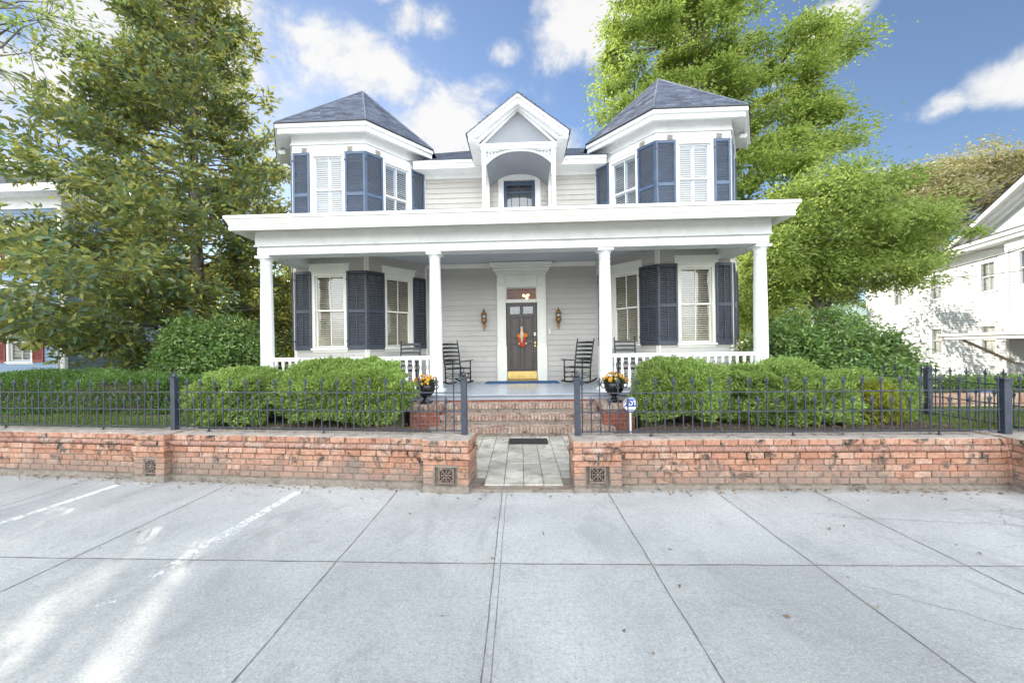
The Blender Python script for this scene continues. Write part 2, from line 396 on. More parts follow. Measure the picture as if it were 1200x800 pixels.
# ------------------------------------------------------------------ light
SUN_AZ, SUN_EL = R(-30), R(27)          # azimuth from +Y towards +X
sd = Vector((math.sin(SUN_AZ) * math.cos(SUN_EL), math.cos(SUN_AZ) * math.cos(SUN_EL), math.sin(SUN_EL)))
ld = bpy.data.lights.new('sun', 'SUN'); ld.energy = 4.0; ld.angle = R(.55); ld.color = (1., .92, .79)
sun = bpy.data.objects.new('sun', ld); COL.objects.link(sun); sun.location = sd * 60
sun.rotation_euler = sd.to_track_quat('Z', 'Y').to_euler()
W = bpy.data.worlds.new('World'); SC.world = W; W.use_nodes = True
def world():
    t = NT(W.node_tree); bg = t.n['Background']
    d = t.vmath('NORMALIZE', t.coord('Generated'))
    sky = t.new('ShaderNodeTexSky', sky_type='NISHITA'); sky.sun_disc = False
    sky.sun_elevation = SUN_EL; sky.sun_rotation = SUN_AZ; sky.altitude = 1500
    sky.air_density = 1.0; sky.dust_density = .25; sky.ozone_density = 2.2
    hs = t.new('ShaderNodeHueSaturation'); hs.inputs['Saturation'].default_value = .96; t.link(sky.outputs[0], hs.inputs['Color'])
    sx = t.new('ShaderNodeSeparateXYZ'); t.link(d, sx.inputs[0])
    n1 = t.noise(t.vmath('MULTIPLY', d, (1, 1, 1.6)), 4.2, 9, .58, .25)
    n2 = t.noise(t.vmath('ADD', d, (3, 1, 2)), 11., 12, .66, .35)
    # named clouds: (azimuth, elevation, half width, half height) in degrees
    blobs = [(-12, 29, 15, 6), (-20, 33, 10, 5), (-8, 24, 13, 5), (-24, 25, 12, 6), (5, 26, 7, 4), (-13.5, 39, 5, 3.2), (-19, 41, 4.5, 2.2), (-2, 36.5, 2.6, 1.6), (10, 38, 7, 5.5), (15, 42, 5, 4),
             (37, 32, 3.2, 1.5), (45, 21.5, 3.2, 1.7), (50, 21.5, 4.6, 2.8), (45.5, 15, 7, 2.4), (41, 16.5, 3, 2),
             (-44, 30, 10, 6), (-52, 24, 8, 5), (-38, 36, 7, 4), (-60, 34, 9, 5), (-50, 14, 12, 4), (70, 20, 10, 5), (80, 30, 9, 4)]
    best = None
    for az, el, a, b in blobs:
        az, el = R(az), R(el)
        c = (math.sin(az) * math.cos(el), math.cos(az) * math.cos(el), math.sin(el))
        rv = (math.cos(az), -math.sin(az), 0.)
        uv = (-math.sin(az) * math.sin(el), -math.cos(az) * math.sin(el), math.cos(el))
        du = t.math('MULTIPLY', t.vmath('DOT_PRODUCT', d, rv), 1 / R(a))
        dv = t.math('MULTIPLY', t.math('SUBTRACT', t.vmath('DOT_PRODUCT', d, uv), 0.), 1 / R(b))
        q = t.math('SQRT', t.math('ADD', t.math('MULTIPLY', du, du), t.math('MULTIPLY', dv, dv)))
        front = t.math('GREATER_THAN', t.vmath('DOT_PRODUCT', d, c), 0.3)
        v = t.math('MULTIPLY', t.math('SUBTRACT', 1.25, q, clamp=True), front)
        best = v if best is None else t.math('MAXIMUM', best, v)
    f1 = t.math('MULTIPLY_ADD', t.math('SUBTRACT', n1, .5), 2.6, best)
    f1 = t.math('ADD', f1, t.math('MULTIPLY', t.math('SUBTRACT', n2, .5), 1.5))
    dens = t.math('MULTIPLY', t.smooth(f1, .2, .95), t.smooth(best, .0, .3))
    # unseen bright cloud bank behind the camera, added to light facade and porch
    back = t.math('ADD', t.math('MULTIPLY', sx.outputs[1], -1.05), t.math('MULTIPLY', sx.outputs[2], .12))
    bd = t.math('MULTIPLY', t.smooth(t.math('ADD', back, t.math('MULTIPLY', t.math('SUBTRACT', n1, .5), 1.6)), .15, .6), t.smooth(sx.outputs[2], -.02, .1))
    ccol = t.mix(t.smooth(t.math('ADD', f1, n2), .55, 1.6), (.70, .76, .86), (1., .985, .96))
    cf = t.vmath('MULTIPLY', ccol, (CLOUD_F,) * 3)
    cb = t.vmath('MULTIPLY', (.955, 1.0, 1.03), (CLOUD_FILL,) * 3)
    c = t.mix(t.math('MULTIPLY', dens, .93), hs.outputs[0], cf)
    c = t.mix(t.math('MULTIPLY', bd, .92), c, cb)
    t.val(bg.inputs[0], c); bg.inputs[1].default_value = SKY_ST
SKY_ST, CLOUD_F, CLOUD_FILL = .095, 5.6, 24.5
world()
SC.view_settings.view_transform = 'Standard'; SC.view_settings.look = 'None'; SC.view_settings.gamma = 1
SC.view_settings.exposure = .93; SC.view_settings.use_curve_mapping = False
SC.cycles.use_denoising = True; SC.cycles.denoising_prefilter = 'ACCURATE'; SC.cycles.max_bounces = 6; SC.cycles.diffuse_bounces = 4; SC.cycles.glossy_bounces = 3; SC.cycles.transparent_max_bounces = 10; SC.cycles.use_adaptive_sampling = True; SC.cycles.adaptive_threshold = .02
SC.cycles.caustics_reflective = False; SC.cycles.caustics_refractive = False; SC.cycles.sample_clamp_indirect = 6.; SC.cycles.sample_clamp_direct = 14.

# ------------------------------------------------------------------ ground, lot, walk
YW_ = lambda x: 4.82 - .095 * (x + 1.1) if x < -1.1 else 4.83
def ground():
    MB().add([(-500, -400, -1.0), (500, -400, -1.0), (500, 600, -1.0), (-500, 600, -1.0)], [(0, 1, 2, 3)]).build('ground', EARTH, kind='structure')
    MB().hull2([(-60, -40), (60, -40), (60, 5.2), (-1.0, 5.2), (-12, 6.2), (-60, 10.)], -.9, 0.).build('parking_lot', CONCRETE, kind='structure')
    MB().add([(9.0, 8.4, -.896), (60, 8.4, -.896), (60, 60, -.896), (9.0, 60, -.896)], [(0, 1, 2, 3)]).build('driveway', CONCRETE, kind='structure')
    lm = MB()
    lm.hull2([(-60, 10.4), (-12, 6.05), (-1.45, 5.06), (-1.2, 5.06), (-1.2, 5.75), (-1.75, 6.3), (-2.3, 6.6), (-2.3, 70), (-60, 70)], -.95, .45)
    lm.hull2([(1.2, 5.06), (30, 5.06), (30, 8.3), (9.1, 8.3), (9.1, 70), (2.3, 70), (2.3, 6.6), (1.75, 6.3), (1.2, 5.75)], -.95, .42)
    lm.build('lawn', LAWN, kind='structure')
    # jointed slabs: thin dirt-filled joints and hairline cracks
    j = MB(); rg = random.Random(3)
    def strip(mb, pts, w, z):
        for i in range(len(pts) - 1):
            a, b = Vector(pts[i]), Vector(pts[i + 1]); d = (b - a).normalized(); n = Vector((-d.y, d.x))
            wa, wb = w * (.55 + .45 * math.sin(i * 1.7) ** 2 + rg.random() * .3) / 2, w * (.55 + .45 * math.sin((i + 1) * 1.7) ** 2) / 2
            mb.add([(*(a - n * wa), z), (*(a + n * wa), z), (*(b + n * wb), z), (*(b - n * wb), z)], [(0, 3, 2, 1)])
    def wob(a, b, n, amp):
        return [(a[0] + (b[0] - a[0]) * i / n + rg.uniform(-amp, amp), a[1] + (b[1] - a[1]) * i / n + rg.uniform(-amp, amp)) for i in range(n + 1)]
    for X in (-7.9, -5.85, -3.75, -1.5, 1.0, 2.24, 3.36, 5.6, 7.9):
        strip(j, wob((X, YW_(X) - .05), (X, -3), 34, .005), .010, .003)
    strip(j, wob((-.235, 4.82), (-.2, -3), 34, .003), .008, .003); strip(j, wob((-.185, 4.82), (-.15, -3), 34, .003), .005, .003)
    strip(j, wob((-12, 3.25), (-.2, 3.155), 60, .005), .011, .0034); strip(j, wob((-.18, 3.155), (12, 3.25), 60, .005), .011, .0034)
    strip(j, wob((-12, .6), (12, .6), 60, .005), .011, .0034)
    j.build('pavement_joints', JOINT, kind='structure')
    c = MB()
    def crack(a, b, n=22, amp=.018):
        pts = [(a[0] + (b[0] - a[0]) * i / n + rg.gauss(0, amp), a[1] + (b[1] - a[1]) * i / n + rg.gauss(0, amp)) for i in range(n + 1)]
        strip(c, pts, .005, .003)
    crack((3.0, 4.1), (5.4, 3.75)); crack((2.9, 4.15), (3.5, 4.0), 6, .03); crack((4.3, 4.25), (6.2, 4.15)); crack((4.5, 3.95), (4.9, 4.35), 6, .03)
    crack((2.4, 2.9), (3.3, 2.2), 30, .012)
    c.build('pavement_cracks', CRACK, kind='structure')
    ln = MB()
    for xa, xb, ya, yb in ((-2.70, -2.88, 4.74, 2.0), (-5.22, -5.34, 4.98, 2.0)):
        pts = [(xa + (xb - xa) * i / 20, ya + (yb - ya) * i / 20) for i in range(21)]
        for i in range(20):
            (x0, y0), (x1, y1) = pts[i], pts[i + 1]; w = .052
            ln.add([(x0 - w, y0, .002), (x0 + w, y0, .002), (x1 + w, y1, .002), (x1 - w, y1, .002)], [(0, 1, 2, 3)])
    ln.build('parking_lines', LINE, kind='structure')
    # walk of small square pavers, with a brick threshold
    w = MB(); w.box(-1.2, 1.2, 5.05, 7.6, -.2, .03); w.box(-.64, .64, 4.72, 5.05, -.2, .03)
    w.build('walkway_bed', MORTAR, kind='structure')
    MB().box(-2.4, 2.4, 5.3, 8.6, -.3, .026).build('bed_soil', SOIL, kind='structure')
    w = MB(); y = 4.86; row = 0
    while y < 7.4:
        x = -1.18 + (row % 2) * .0
        while x < 1.16:
            if not (y < 5.0 and abs(x + .118) > .56):
                dz = rg.uniform(-.004, .004)
                w.box(x, x + .234, y, y + .285, .0, .05 + dz)
            x += .241
        y += .293; row += 1
    w.build('walkway', PAVER, bevel=.004, kind='structure')
    th = MB(); x = -.62
    while x < .6:
        th.box(x, x + .196, 4.73, 4.84, -.05, .028 + rg.uniform(-.006, .006)); x += .207
    th.build('walkway_threshold', BRICK, bevel=.006, kind='structure')
ground()

# ------------------------------------------------------------------ brick walls and piers
def brick_course(mb, x0, x1, y, z, h=.066, depth=.1, bl=.203, off=0., rg=random, proud=0., gap=.010):
    x = x0 - off
    while x < x1 - .01:
        a, b = max(x, x0), min(x + bl, x1)
        if b - a > .025:
            jy = rg.uniform(-.004, .004) - proud; jz = rg.uniform(-.003, .003)
            mb.box(a, b - gap, y + jy, y + depth, z + jz, z + h + jz)
        x += bl
def rope(mb, x0, x1, y, z, r=.034):
    n = max(8, int((x1 - x0) / .0075)); seg = 12; vs = []; fs = []
    for i in range(n + 1):
        x = x0 + (x1 - x0) * i / n
        for k in range(seg):
            a = 2 * PI * k / seg; rr = r * (1 + .17 * math.cos(2 * a - x * 150))
            vs.append((x, y - rr * math.cos(a), z + rr * math.sin(a)))
    for i in range(n):
        for k in range(seg):
            a, b = i * seg + k, i * seg + (k + 1) % seg; fs.append((a, b, b + seg, a + seg))
    mb.add(vs, fs, True)
def vent(root, x, y, z, s=.19):
    mb = MB(); h = s / 2
    for a, b, c, d in ((-h, h, -h, -h + .018), (-h, h, h - .018, h), (-h, -h + .018, -h + .0185, h - .0185), (h - .018, h, -h + .0185, h - .0185)): mb.box(x + a, x + b, y - .012, y + .02, z + c, z + d)
    for k in range(8):
        a = k * PI / 4; q = .068
        mb.tube([(x + .02 * math.cos(a), y, z + .02 * math.sin(a)), (x + q * math.cos(a), y, z + q * math.sin(a))], .0075, 5)
        cx, cz = x + .05 * math.cos(a + PI / 8), z + .05 * math.sin(a + PI / 8)
        mb.tube([(cx + .017 * math.cos(g), y - .002, cz + .017 * math.sin(g)) for g in [2 * PI * i / 8 for i in range(9)]], .005, 4)
    mb.ball((x, y, z), .02, 8, 6)
    for sx in (-1, 1):
        for sz in (-1, 1): mb.ball((x + sx * .062, y, z + sz * .062), .017, 6, 5)
    v = mb.build('vent_grille', TERRA, root)
    MB().box(x - h, x + h, y + .018, y + .026, z - h, z + h).build('vent_backing', BLACK, v)
def pier(root, x0, x1, yf, yb, H, rg, sides=(True, True)):
    """brick pier with a rope course, projecting ledge and a square vent near its foot (root coordinates)"""
    p = MB(); core = MB(); w = x1 - x0
    ch = .0755; z0 = .075 if True else 0
    core.box(x0 + .012, x1 - .012, yf + .06, yb, 0, H - .01); core.box(x0 + .012, x0 + .14, yf + .012, yf + .06, 0, H - .01); core.box(x1 - .14, x1 - .012, yf + .012, yf + .06, 0, H - .01)
    core.box(x0 + .14, x1 - .14, yf + .012, yf + .06, .30, H - .01)
    for i in range(8):
        z = H - (8 - i) * ch + .004
        pr = .022 if i == 5 else (.008 if i == 7 else 0)
        if i == 0:
            core.box(x0 - .004, x1 + .004, yf - .006, yb, 0, z + .05); continue
        if i <= 3:      # window for the vent
            for a, b in ((x0 - pr, x0 + .13), (x1 - .13, x1 + pr)):
                p.box(a, b, yf - pr + rg.uniform(-.004, .004), yf + .1, z, z + .066)
        elif i == 6:
            p.box(x0, x0 + .10, yf, yf + .1, z, z + .066); p.box(x1 - .09, x1, yf, yf + .1, z, z + .066)
            core.box(x0 + .1, x1 - .09, yf + .016, yf + .1, z, z + .066)
        else:
            m = (x0 + x1) / 2 + rg.uniform(-.03, .03)
            p.box(x0 - pr, m - .006, yf - pr, yf + .1, z, z + .066); p.box(m + .006, x1 + pr, yf - pr - rg.uniform(0, .004), yf + .1, z, z + .066)
        for sd_, xs in ((0, x0), (1, x1)):
            if sides[sd_]:
                y = yf + .112
                while y < yb - .02:
                    e = min(y + .2, yb)
                    if sd_ == 0: p.box(xs - pr + rg.uniform(-.003, .003), xs + .1, y, e - .01, z, z + .066)
                    else: p.box(xs - .1, xs + pr + rg.uniform(-.003, .003), y, e - .01, z, z + .066)
                    y += .205
    pb = p.build('pier', BRICK, root, bevel=.006)
    core.build('pier_core', MORTAR, pb)
    rr = MB(); rope(rr, x0 + .105, x1 - .095, yf + .016, H - 2 * ch + .036); rr.build('rope_course', ROPE, pb)
    c = MB(); c.box(x0 - .004, x1 + .004, yf - .004, yb, H - .0065, H); c.build('cap', CAPTOP, pb)
    vent(root, (x0 + x1) / 2, yf + .03, .20)
def brick_wall(name, label, loc, rz, L, piers, H, seed, ends, dirx):
    """straight low wall; local x from 0 to L (left to right), front face at local y=0"""
    rg = random.Random(seed)
    root = thing(name, label, 'brick wall', loc, rz, 'low brick garden walls', world=False)
    b = MB(); core = MB(); ch = .0755
    core.box(0, L, .014, .36, 0, H - .008)
    for i in range(8):
        z = H - (8 - i) * ch + .004
        if z < -.07: continue
        pr = .02 if i == 5 else (.004 if i == 7 else 0)
        if i == 0:
            core.box(0, L, -.012, .014, 0, max(.03, z + .06)); continue
        if i == 6: continue
        brick_course(b, 0, L, 0, z, off=rg.uniform(0, .2), rg=rg, proud=pr, gap=.011)
        if i == 7: brick_course(b, 0, L, .26, z, off=.1, rg=rg)
    b.build('brickwork', BRICK, root, bevel=.006)
    core.build('mortar_core', MORTAR, root)
    r = MB(); z = H - 2 * ch + .034
    x = 0
    while x < L - .05:
        e = min(x + .31, L); rope(r, x, e - .006, .006, z); x += .31
    r.build('rope_course', ROPE, root)
    cp = MB(); x = 0
    while x < L - .02:
        e = min(x + .62 + rg.uniform(-.1, .1), L); cp.box(x, e - .004, .012, .36, H - .01, H + rg.uniform(0, .004)); x = e
    cp.build('coping', CAPTOP, root, bevel=.004)
    for (x0, x1, d, yb) in piers: pier(root, x0, x1, -d, yb, H + .015, rg)
    return root
# left wall drifts back towards the left
LW = math.atan2(-.095, 1)
_l = Vector((-1.1, 4.83)); _d = Vector((math.cos(LW), math.sin(LW)))
LL = 9.0; st = _l - _d * LL
brick_wall('garden_wall', 'low weathered brick wall left of the walk, with vented piers and rope course', (st.x, st.y, 0), LW, LL, [(LL - 4.03, LL - 3.58, .115, .4), (LL - .06, LL + .49, .125, .37)], .61, 5, None, 1)
brick_wall('garden_wall', 'low weathered brick wall right of the walk, ending in a jutting corner pier', (1.14, 4.84, 0), 0, 9.0, [(-.53, .02, .13, .37), (4.42, 4.9, .36, .4)], .585, 6, None, 1)

# ------------------------------------------------------------------ iron fences
def picket_mesh(h, name):
    m = MB(); m.tube([(0, 0, .0), (0, 0, h - .10)], .0085, 6, False)
    z = h - .11
    m.lathe([(.009, 0), (.017, .004), (.017, .014), (.009, .018)], (0, 0, z), 8)
    # small fleur: centre spear with two side lobes
    m.add([(0, -.007, z + .02), (.016, 0, z + .06), (0, .007, z + .02), (-.016, 0, z + .06), (0, 0, z + .112), (0, -.009, z + .055), (0, .009, z + .055)],
          [(0, 1, 5), (1, 4, 5), (0, 5, 3), (5, 4, 3), (2, 6, 1), (1, 6, 4), (2, 3, 6), (3, 4, 6)])
    for s in (-1, 1):
        m.tube([(0, 0, z + .018), (s * .016, 0, z + .03), (s * .025, 0, z + .046), (s * .024, 0, z + .06)], [.007, .0075, .007, .003], 5)
    me = bpy.data.meshes.new(name); me.from_pydata(m.v, [], m.f); me.polygons.foreach_set('use_smooth', m.sm); me.materials.append(IRON); me.update()
    return me
TALL, SHORT = picket_mesh(.70, 'tall_picket'), picket_mesh(.46, 'short_picket')
def post_mb(x, w=.035, h=.75, ornate=True):
    m = MB(); m.box(x - w, x + w, -w, w, 0, h - .04); m.box(x - w - .012, x + w + .012, -w - .012, w + .012, h - .04, h - .015)
    m.box(x - w - .006, x + w + .006, -w - .006, w + .006, 0, .012)
    if ornate:
        m.lathe([(.02, 0), (.034, .02), (.02, .045), (.008, .05), (.012, .065), (.002, .1)], (x, 0, h - .015), 8)
        for s in (-1, 1): m.tube([(x + s * .03, 0, h - .03), (x + s * .06, 0, h - .01), (x + s * .065, 0, h + .015), (x + s * .048, 0, h + .02)], .008, 5)
    return m
def fence(label, loc, rz, L, posts, pitch=.112, start=.06, first_tall=True):
    root = thing('iron_fence', label, 'iron fence', loc, rz, 'wrought iron spear fences', world=False)
    for z, nm in ((.058, 'bottom_rail'), (.30, 'middle_rail'), (.535, 'top_rail')):
        MB().box(0, L, -.011, .011, z - .006, z + .006).build('rail', IRON, root)
    for x, w, h, o in posts: post_mb(x, w, h, o).build('post', IRON, root, bevel=.003)
    x = start; k = 0; n = 0
    while x < L - .03 and n < 99:
        if min(abs(x - p[0]) for p in posts) > .055:
            o = link('picket', TALL if (k % 2 == 0) == first_tall else SHORT, root)
            o.location = (x, random.uniform(-.001, .001), .04); o.rotation_euler = (random.gauss(0, .006), random.gauss(0, .008), random.gauss(0, .15)); n += 1
        x += pitch; k += 1
    for x in np.arange(.9, L, 1.7):
        m = MB()
        if min(abs(x - p[0]) for p in posts) > .3: m.box(x - .008, x + .008, -.008, .008, 0, .055); m.box(x - .02, x + .02, -.02, .02, 0, .006)
        if m.v: m.build('rail_foot', IRON, root)
    return root
fl = 9.6
off = Vector((-_d.y, _d.x)) * .21
fs_ = _l + off + _d * .37 - _d * fl
fence('black iron spear fence on the brick wall left of the walk', (fs_.x, fs_.y, .612), LW, fl, [(fl, .034, .75, True), (fl - 4.13, .034, .75, True), (fl - 8.3, .034, .75, True)])
fence('black iron spear fence on the brick wall right of the walk', (.70, 5.02, .587), 0, 6.3, [(0, .034, .75, True), (5.05, .042, .69, False), (6.3, .05, .75, True)])
sf = fence('black iron side fence running back beside the right lawn', (7.0, 5.10, .42), R(90), 3.6, [(.0, .04, .75, False), (2.1, .04, .70, True), (3.6, .04, .75, True)], pitch=.12); sf.scale = (1, 1, 1.2)

# ------------------------------------------------------------------ wall pieces shared by the houses
def siding(mb, fr, z0, z1, pitch=.13, holes=(), u0=0., u1=None, lip=.028):
    """lapped boards; holes are (u0,u1,z0,z1)"""
    u1 = fr.L if u1 is None else u1; z = z0
    while z < z1 - .01:
        zt = min(z + pitch, z1); segs = [(u0, u1)]
        for a, b, c, d in holes:
            if c < (z + zt) / 2 < d:
                new = []
                for p, q in segs:
                    if b <= p or a >= q: new.append((p, q)); continue
                    if a > p: new.append((p, a))
                    if b < q: new.append((b, q))
                segs = new
        for p, q in segs:
            # each course in lengths, so boards differ a little
            cuts = [p]; x = p + random.uniform(1.2, 3.6)
            while x < q - .4: cuts.append(x); x += random.uniform(1.8, 3.6)
            cuts.append(q)
            for a, b in zip(cuts[:-1], cuts[1:]):
                e = random.uniform(0, .002); P = fr.p
                mb.add([P(a, lip + e, z), P(b, lip + e, z), P(b, .004, zt + .004), P(a, .004, zt + .004), P(a, .0, z), P(b, .0, z)], [(0, 1, 2, 3), (4, 5, 1, 0)])
        z += pitch
def window(root, fr, uc, w, z0, z1, mid, blind='open', trim=WHITE, header=.0, headw=.0, casing=.085, sill=True, room=DARKROOM, cols=2, label=None, tilt=.4, bdep=.034, bmat=None):
    """sash window set in the wall: casing, two sashes with a middle bar, panes, slatted blind and the recess behind"""
    a, b = uc - w / 2, uc + w / 2; m = MB(); c = casing
    m.fbox(fr, a - c, a, -.10, .034, z0 - .02, z1 + c); m.fbox(fr, b, b + c, -.10, .034, z0 - .02, z1 + c)
    m.fbox(fr, a, b, -.10, .034, z1, z1 + c)
    if header:
        m.fbox(fr, a - c - headw, b + c + headw, .0, .045, z1 + c, z1 + c + header)
        m.fbox(fr, a - c - headw - .03, b + c + headw + .03, .0, .085, z1 + c + header, z1 + c + header + .035)
    s = .045
    for (p, q, wo) in ((mid - .015, z1, -.02), (z0, mid + .02, -.055)):
        m.fbox(fr, a, a + s, wo - .035, wo, p, q); m.fbox(fr, b - s, b, wo - .035, wo, p, q)
        m.fbox(fr, a + s, b - s, wo - .035, wo, p, p + s); m.fbox(fr, a + s, b - s, wo - .035, wo, q - s * .8, q)
        for k in range(1, cols):
            x = a + s + (b - a - 2 * s) * k / cols; m.fbox(fr, x - .011, x + .011, wo - .033, wo - .003, p + s, q - s * .8)
    o = m.build('window', trim, root, bevel=.004, label=label)
    g = MB()
    for (p, q, wo) in ((mid - .015, z1, -.02), (z0, mid + .02, -.055)):
        g.add([fr.p(a + s, wo - .02, p + s), fr.p(b - s, wo - .02, p + s), fr.p(b - s, wo - .02, q - .03), fr.p(a + s, wo - .02, q - .03)], [(0, 1, 2, 3)])
    g.build('pane', GLASS, o)
    if blind:
        bl = MB(); n = int((z1 - z0) / .056); wb = -.120
        if blind == 'shutter':
            for k in range(3):
                x = a + (b - a) * k / 2; bl.fbox(fr, x - (.0 if k == 0 else .035), x + (.0 if k == 2 else .035), wb - .012, wb + .026, z0, z1)
            for z in (z0 + .03, mid, z1 - .03): bl.fbox(fr, a, b, wb - .011, wb + .025, z - .035, z + .035)
        for k in range(n):
            z = z0 + .03 + (z1 - z0 - .06) * k / (n - 1)
            bl.fslat(fr, a + .01, b - .01, wb, z, bdep, .052 * tilt + random.uniform(-.003, .003), .004)
        bl.build('blind', bmat or BLINDM, o)
    rm = MB(); P = fr.p; d = -.55
    rm.add([P(a, -.101, z0), P(b, -.101, z0), P(b, -.101, z1), P(a, -.101, z1), P(a, d, z0), P(b, d, z0), P(b, d, z1), P(a, d, z1)],
           [(4, 5, 6, 7), (0, 4, 7, 3), (1, 2, 6, 5), (3, 7, 6, 2), (0, 1, 5, 4)])
    rm.build('room_recess', room, o)
    if sill:
        sl = MB(); sl.fbox(fr, a - c - .03, b + c + .03, -.03, .075, z0 - .075, z0 - .021); sl.fbox(fr, a - c, b + c, 0, .03, z0 - .13, z0 - .076)
        sl.build('sill', trim, o, bevel=.004)
    return (a - .02, b + .02, z0 - .02, z1 + .02)
def shutter(root, fr, u0, u1, z0, z1, mat, mid=None, w0=.036, rods=False):
    m = MB(); s = .052; t = w0 + .034; mid = mid or (z0 + (z1 - z0) * .47)
    m.fbox(fr, u0, u0 + s, w0, t, z0, z1); m.fbox(fr, u1 - s, u1, w0, t, z0, z1)
    bars = [(z0, z0 + .10), (mid - .045, mid + .045), (z1 - .075, z1)]
    for a, b in bars: m.fbox(fr, u0 + s, u1 - s, w0, t - .001, a, b)
    for a, b in ((bars[0][1], bars[1][0]), (bars[1][1], bars[2][0])):
        n = max(4, int((b - a) / .047))
        for k in range(n):
            z = a + (k + .5) * (b - a) / n
            m.fslat(fr, u0 + s, u1 - s, w0 + .018, z, .030, -.032 * -1, .007)
        if rods: m.fbox(fr, (u0 + u1) / 2 - .010, (u0 + u1) / 2 + .010, t - .004, t + .012, a + .02, b - .03)
    o = m.build('shutter', mat, root, bevel=.003)
    h = MB(); ue = u0 if rods else u0
    for z in (z0 + .22, z1 - .22): h.fbox(fr, u0 - .012, u0 + .04, t, t + .004, z - .02, z + .02)
    h.build('hinge', BLACK, o)
    return o

# ------------------------------------------------------------------ the main house
YW, YB, YC, ZF, ZC = 11.88, 10.36, 9.03, .72, 4.2
house = thing('victorian_house', 'grey two storey house with twin corner bays, navy shutters and a white columned porch', 'house', (-.2, 10.4, .45))
LB = [(-6.8, YW), (-5.92, YB), (-4.0, YB), (-2.78, YW)]       # left bay plan, left to right
RB = [(2.29, YW), (3.52, YB), (5.36, YB), (6.25, YW)]
def build_house():
    w = MB(); trims = MB()
    fL = [Fr(LB[i], LB[i + 1]) for i in range(3)]; fR = [Fr(RB[i], RB[i + 1]) for i in range(3)]
    fc = Fr((-2.78, YW), (2.29, YW))
    # windows: (frame, centre, shutters left, right)
    for side, frs in (('L', fL), ('R', fR)):
        outer, front, inner = (frs[0], frs[1], frs[2]) if side == 'L' else (frs[2], frs[1], frs[0])
        for fr in frs:
            isf = fr is front; iso = fr is outer
            uc = fr.L / 2; ww = .78
            holes = []
            uc = fr.L / 2 + ((-.03 if side == 'L' else .03) if isf else 0)
            h1 = window(house, fr, uc, ww, 1.78, 3.66, 2.74, 'open', CREAM, header=.20, headw=.07, casing=.075, tilt=.45, bdep=.046, bmat=BLINDWARM, room=BEIGEROOM)
            h2 = window(house, fr, uc, ww, 5.06, 6.80, 5.93, 'shutter', WHITE, header=0, casing=.085, tilt=.72, bdep=.038, bmat=BLINDBLUE, room=BEIGEROOM)
            siding(w, fr, .45, 7.2, .135, [h1, h2])
            g = .085; sl = min(.44, uc - ww / 2 - .10); sr = min(.44, fr.L - uc - ww / 2 - .10)
            corner_right = (side == 'L' and isf) or (side == 'R' and fr is frs[0]); corner_left = (side == 'R' and isf) or (side == 'L' and fr is frs[2])
            if corner_right: sr = fr.L - uc - ww / 2 - g + .026
            if corner_left: sl = uc - ww / 2 - g + .026
            for mat, z0, z1, md, rods in ((NAVYSHADE, 1.72, 3.77, 2.72, True), (NAVY, 4.95, 6.89, 5.78, False)):
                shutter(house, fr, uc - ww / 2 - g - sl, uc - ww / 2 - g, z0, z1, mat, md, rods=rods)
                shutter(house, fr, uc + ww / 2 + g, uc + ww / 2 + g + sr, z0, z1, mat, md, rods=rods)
            # little louvred vents in the frieze above the shutters
            v = MB()
            for ux in (uc - ww / 2 - .22, uc + ww / 2 + .22):
                v.fbox(fr, ux - .075, ux + .075, .03, .048, 6.915, 7.03)
                for k in range(4): v.fslat(fr, ux - .06, ux + .06, .055, 6.935 + k * .025, .02, .014, .004)
            v.build('frieze_vent', SIDING, house)
            # frieze, architrave line and corner boards
            t = MB()
            t.fbox(fr, -.012, fr.L + .012, .0, .03, 6.9, 7.10); t.fbox(fr, -.02, fr.L + .02, .0, .05, 7.10, 7.37); t.fbox(fr, -.03, fr.L + .03, .05, .075, 7.09, 7.125)
            t.build('frieze', WHITE, house, bevel=.003)
            for z0, z1, nm in ((.45, 4.2, CREAM), (4.75, 6.9, WHITE)):
                trims_ = MB(); trims_.fbox(fr, 0, .05, .0, .034, z0, z1); trims_.fbox(fr, fr.L - .05, fr.L, .0, .034, z0, z1)
                trims_.build('corner_board', nm, house)
    # the upper floor of each bay hangs level with the lower; a flat board between them carries the porch ceiling line
    hd = (-.42 + 2.78, .51 + 2.78, .7, 3.5); hd2 = (-.42 + 2.78, .5 + 2.78, 4.8, 6.66)
    siding(w, fc, .7, 6.75, .152, [hd, hd2])
    w.build('wall', SIDING, house)
    # hidden body of the house behind the front rooms
    bd = MB(); k = .03
    for fr in (Fr((-6.42, 22), (-6.42, YW + .0)), Fr((5.87, YW), (5.87, 22)), Fr((5.87, 22), (-6.42, 22)), Fr((-6.42, YW + .01), (-6.8, YW + .01)), Fr((6.25, YW + .01), (5.87, YW + .01))): siding(bd, fr, .45, 7.0, .152)
    bd.build('wall', SIDING, house)
    MB().box(-6.4, 5.85, YW + .65, 21.9, .45, .6).build('floor_slab', DARKROOM, house); MB().box(-6.4, 5.85, YW + .03, 21.9, 6.85, 6.95).build('attic_floor', DARKROOM, house)
    # crown under the porch ceiling, frieze and eave between the bays
    t = MB(); t.fbox(fc, .05, fc.L - .05, .004, .05, 4.07, 4.2); t.fbox(fc, .05, fc.L - .05, .05, .075, 4.14, 4.2)
    t.build('porch_crown', CREAM, house, bevel=.004)
    for a, b in ((-3.0, -1.05), (1.05, 2.5)):
        t = MB(); t.box(a, b, YW - .05, YW, 6.745, 7.0); t.box(a, b, 11.45, YW, 6.86, 6.90); t.box(a, b, 11.40, 11.45, 6.86, 7.02); t.box(a, b, 11.36, 11.42, 7.0, 7.075)
        t.build('eave', WHITE, house, bevel=.004)
build_house()

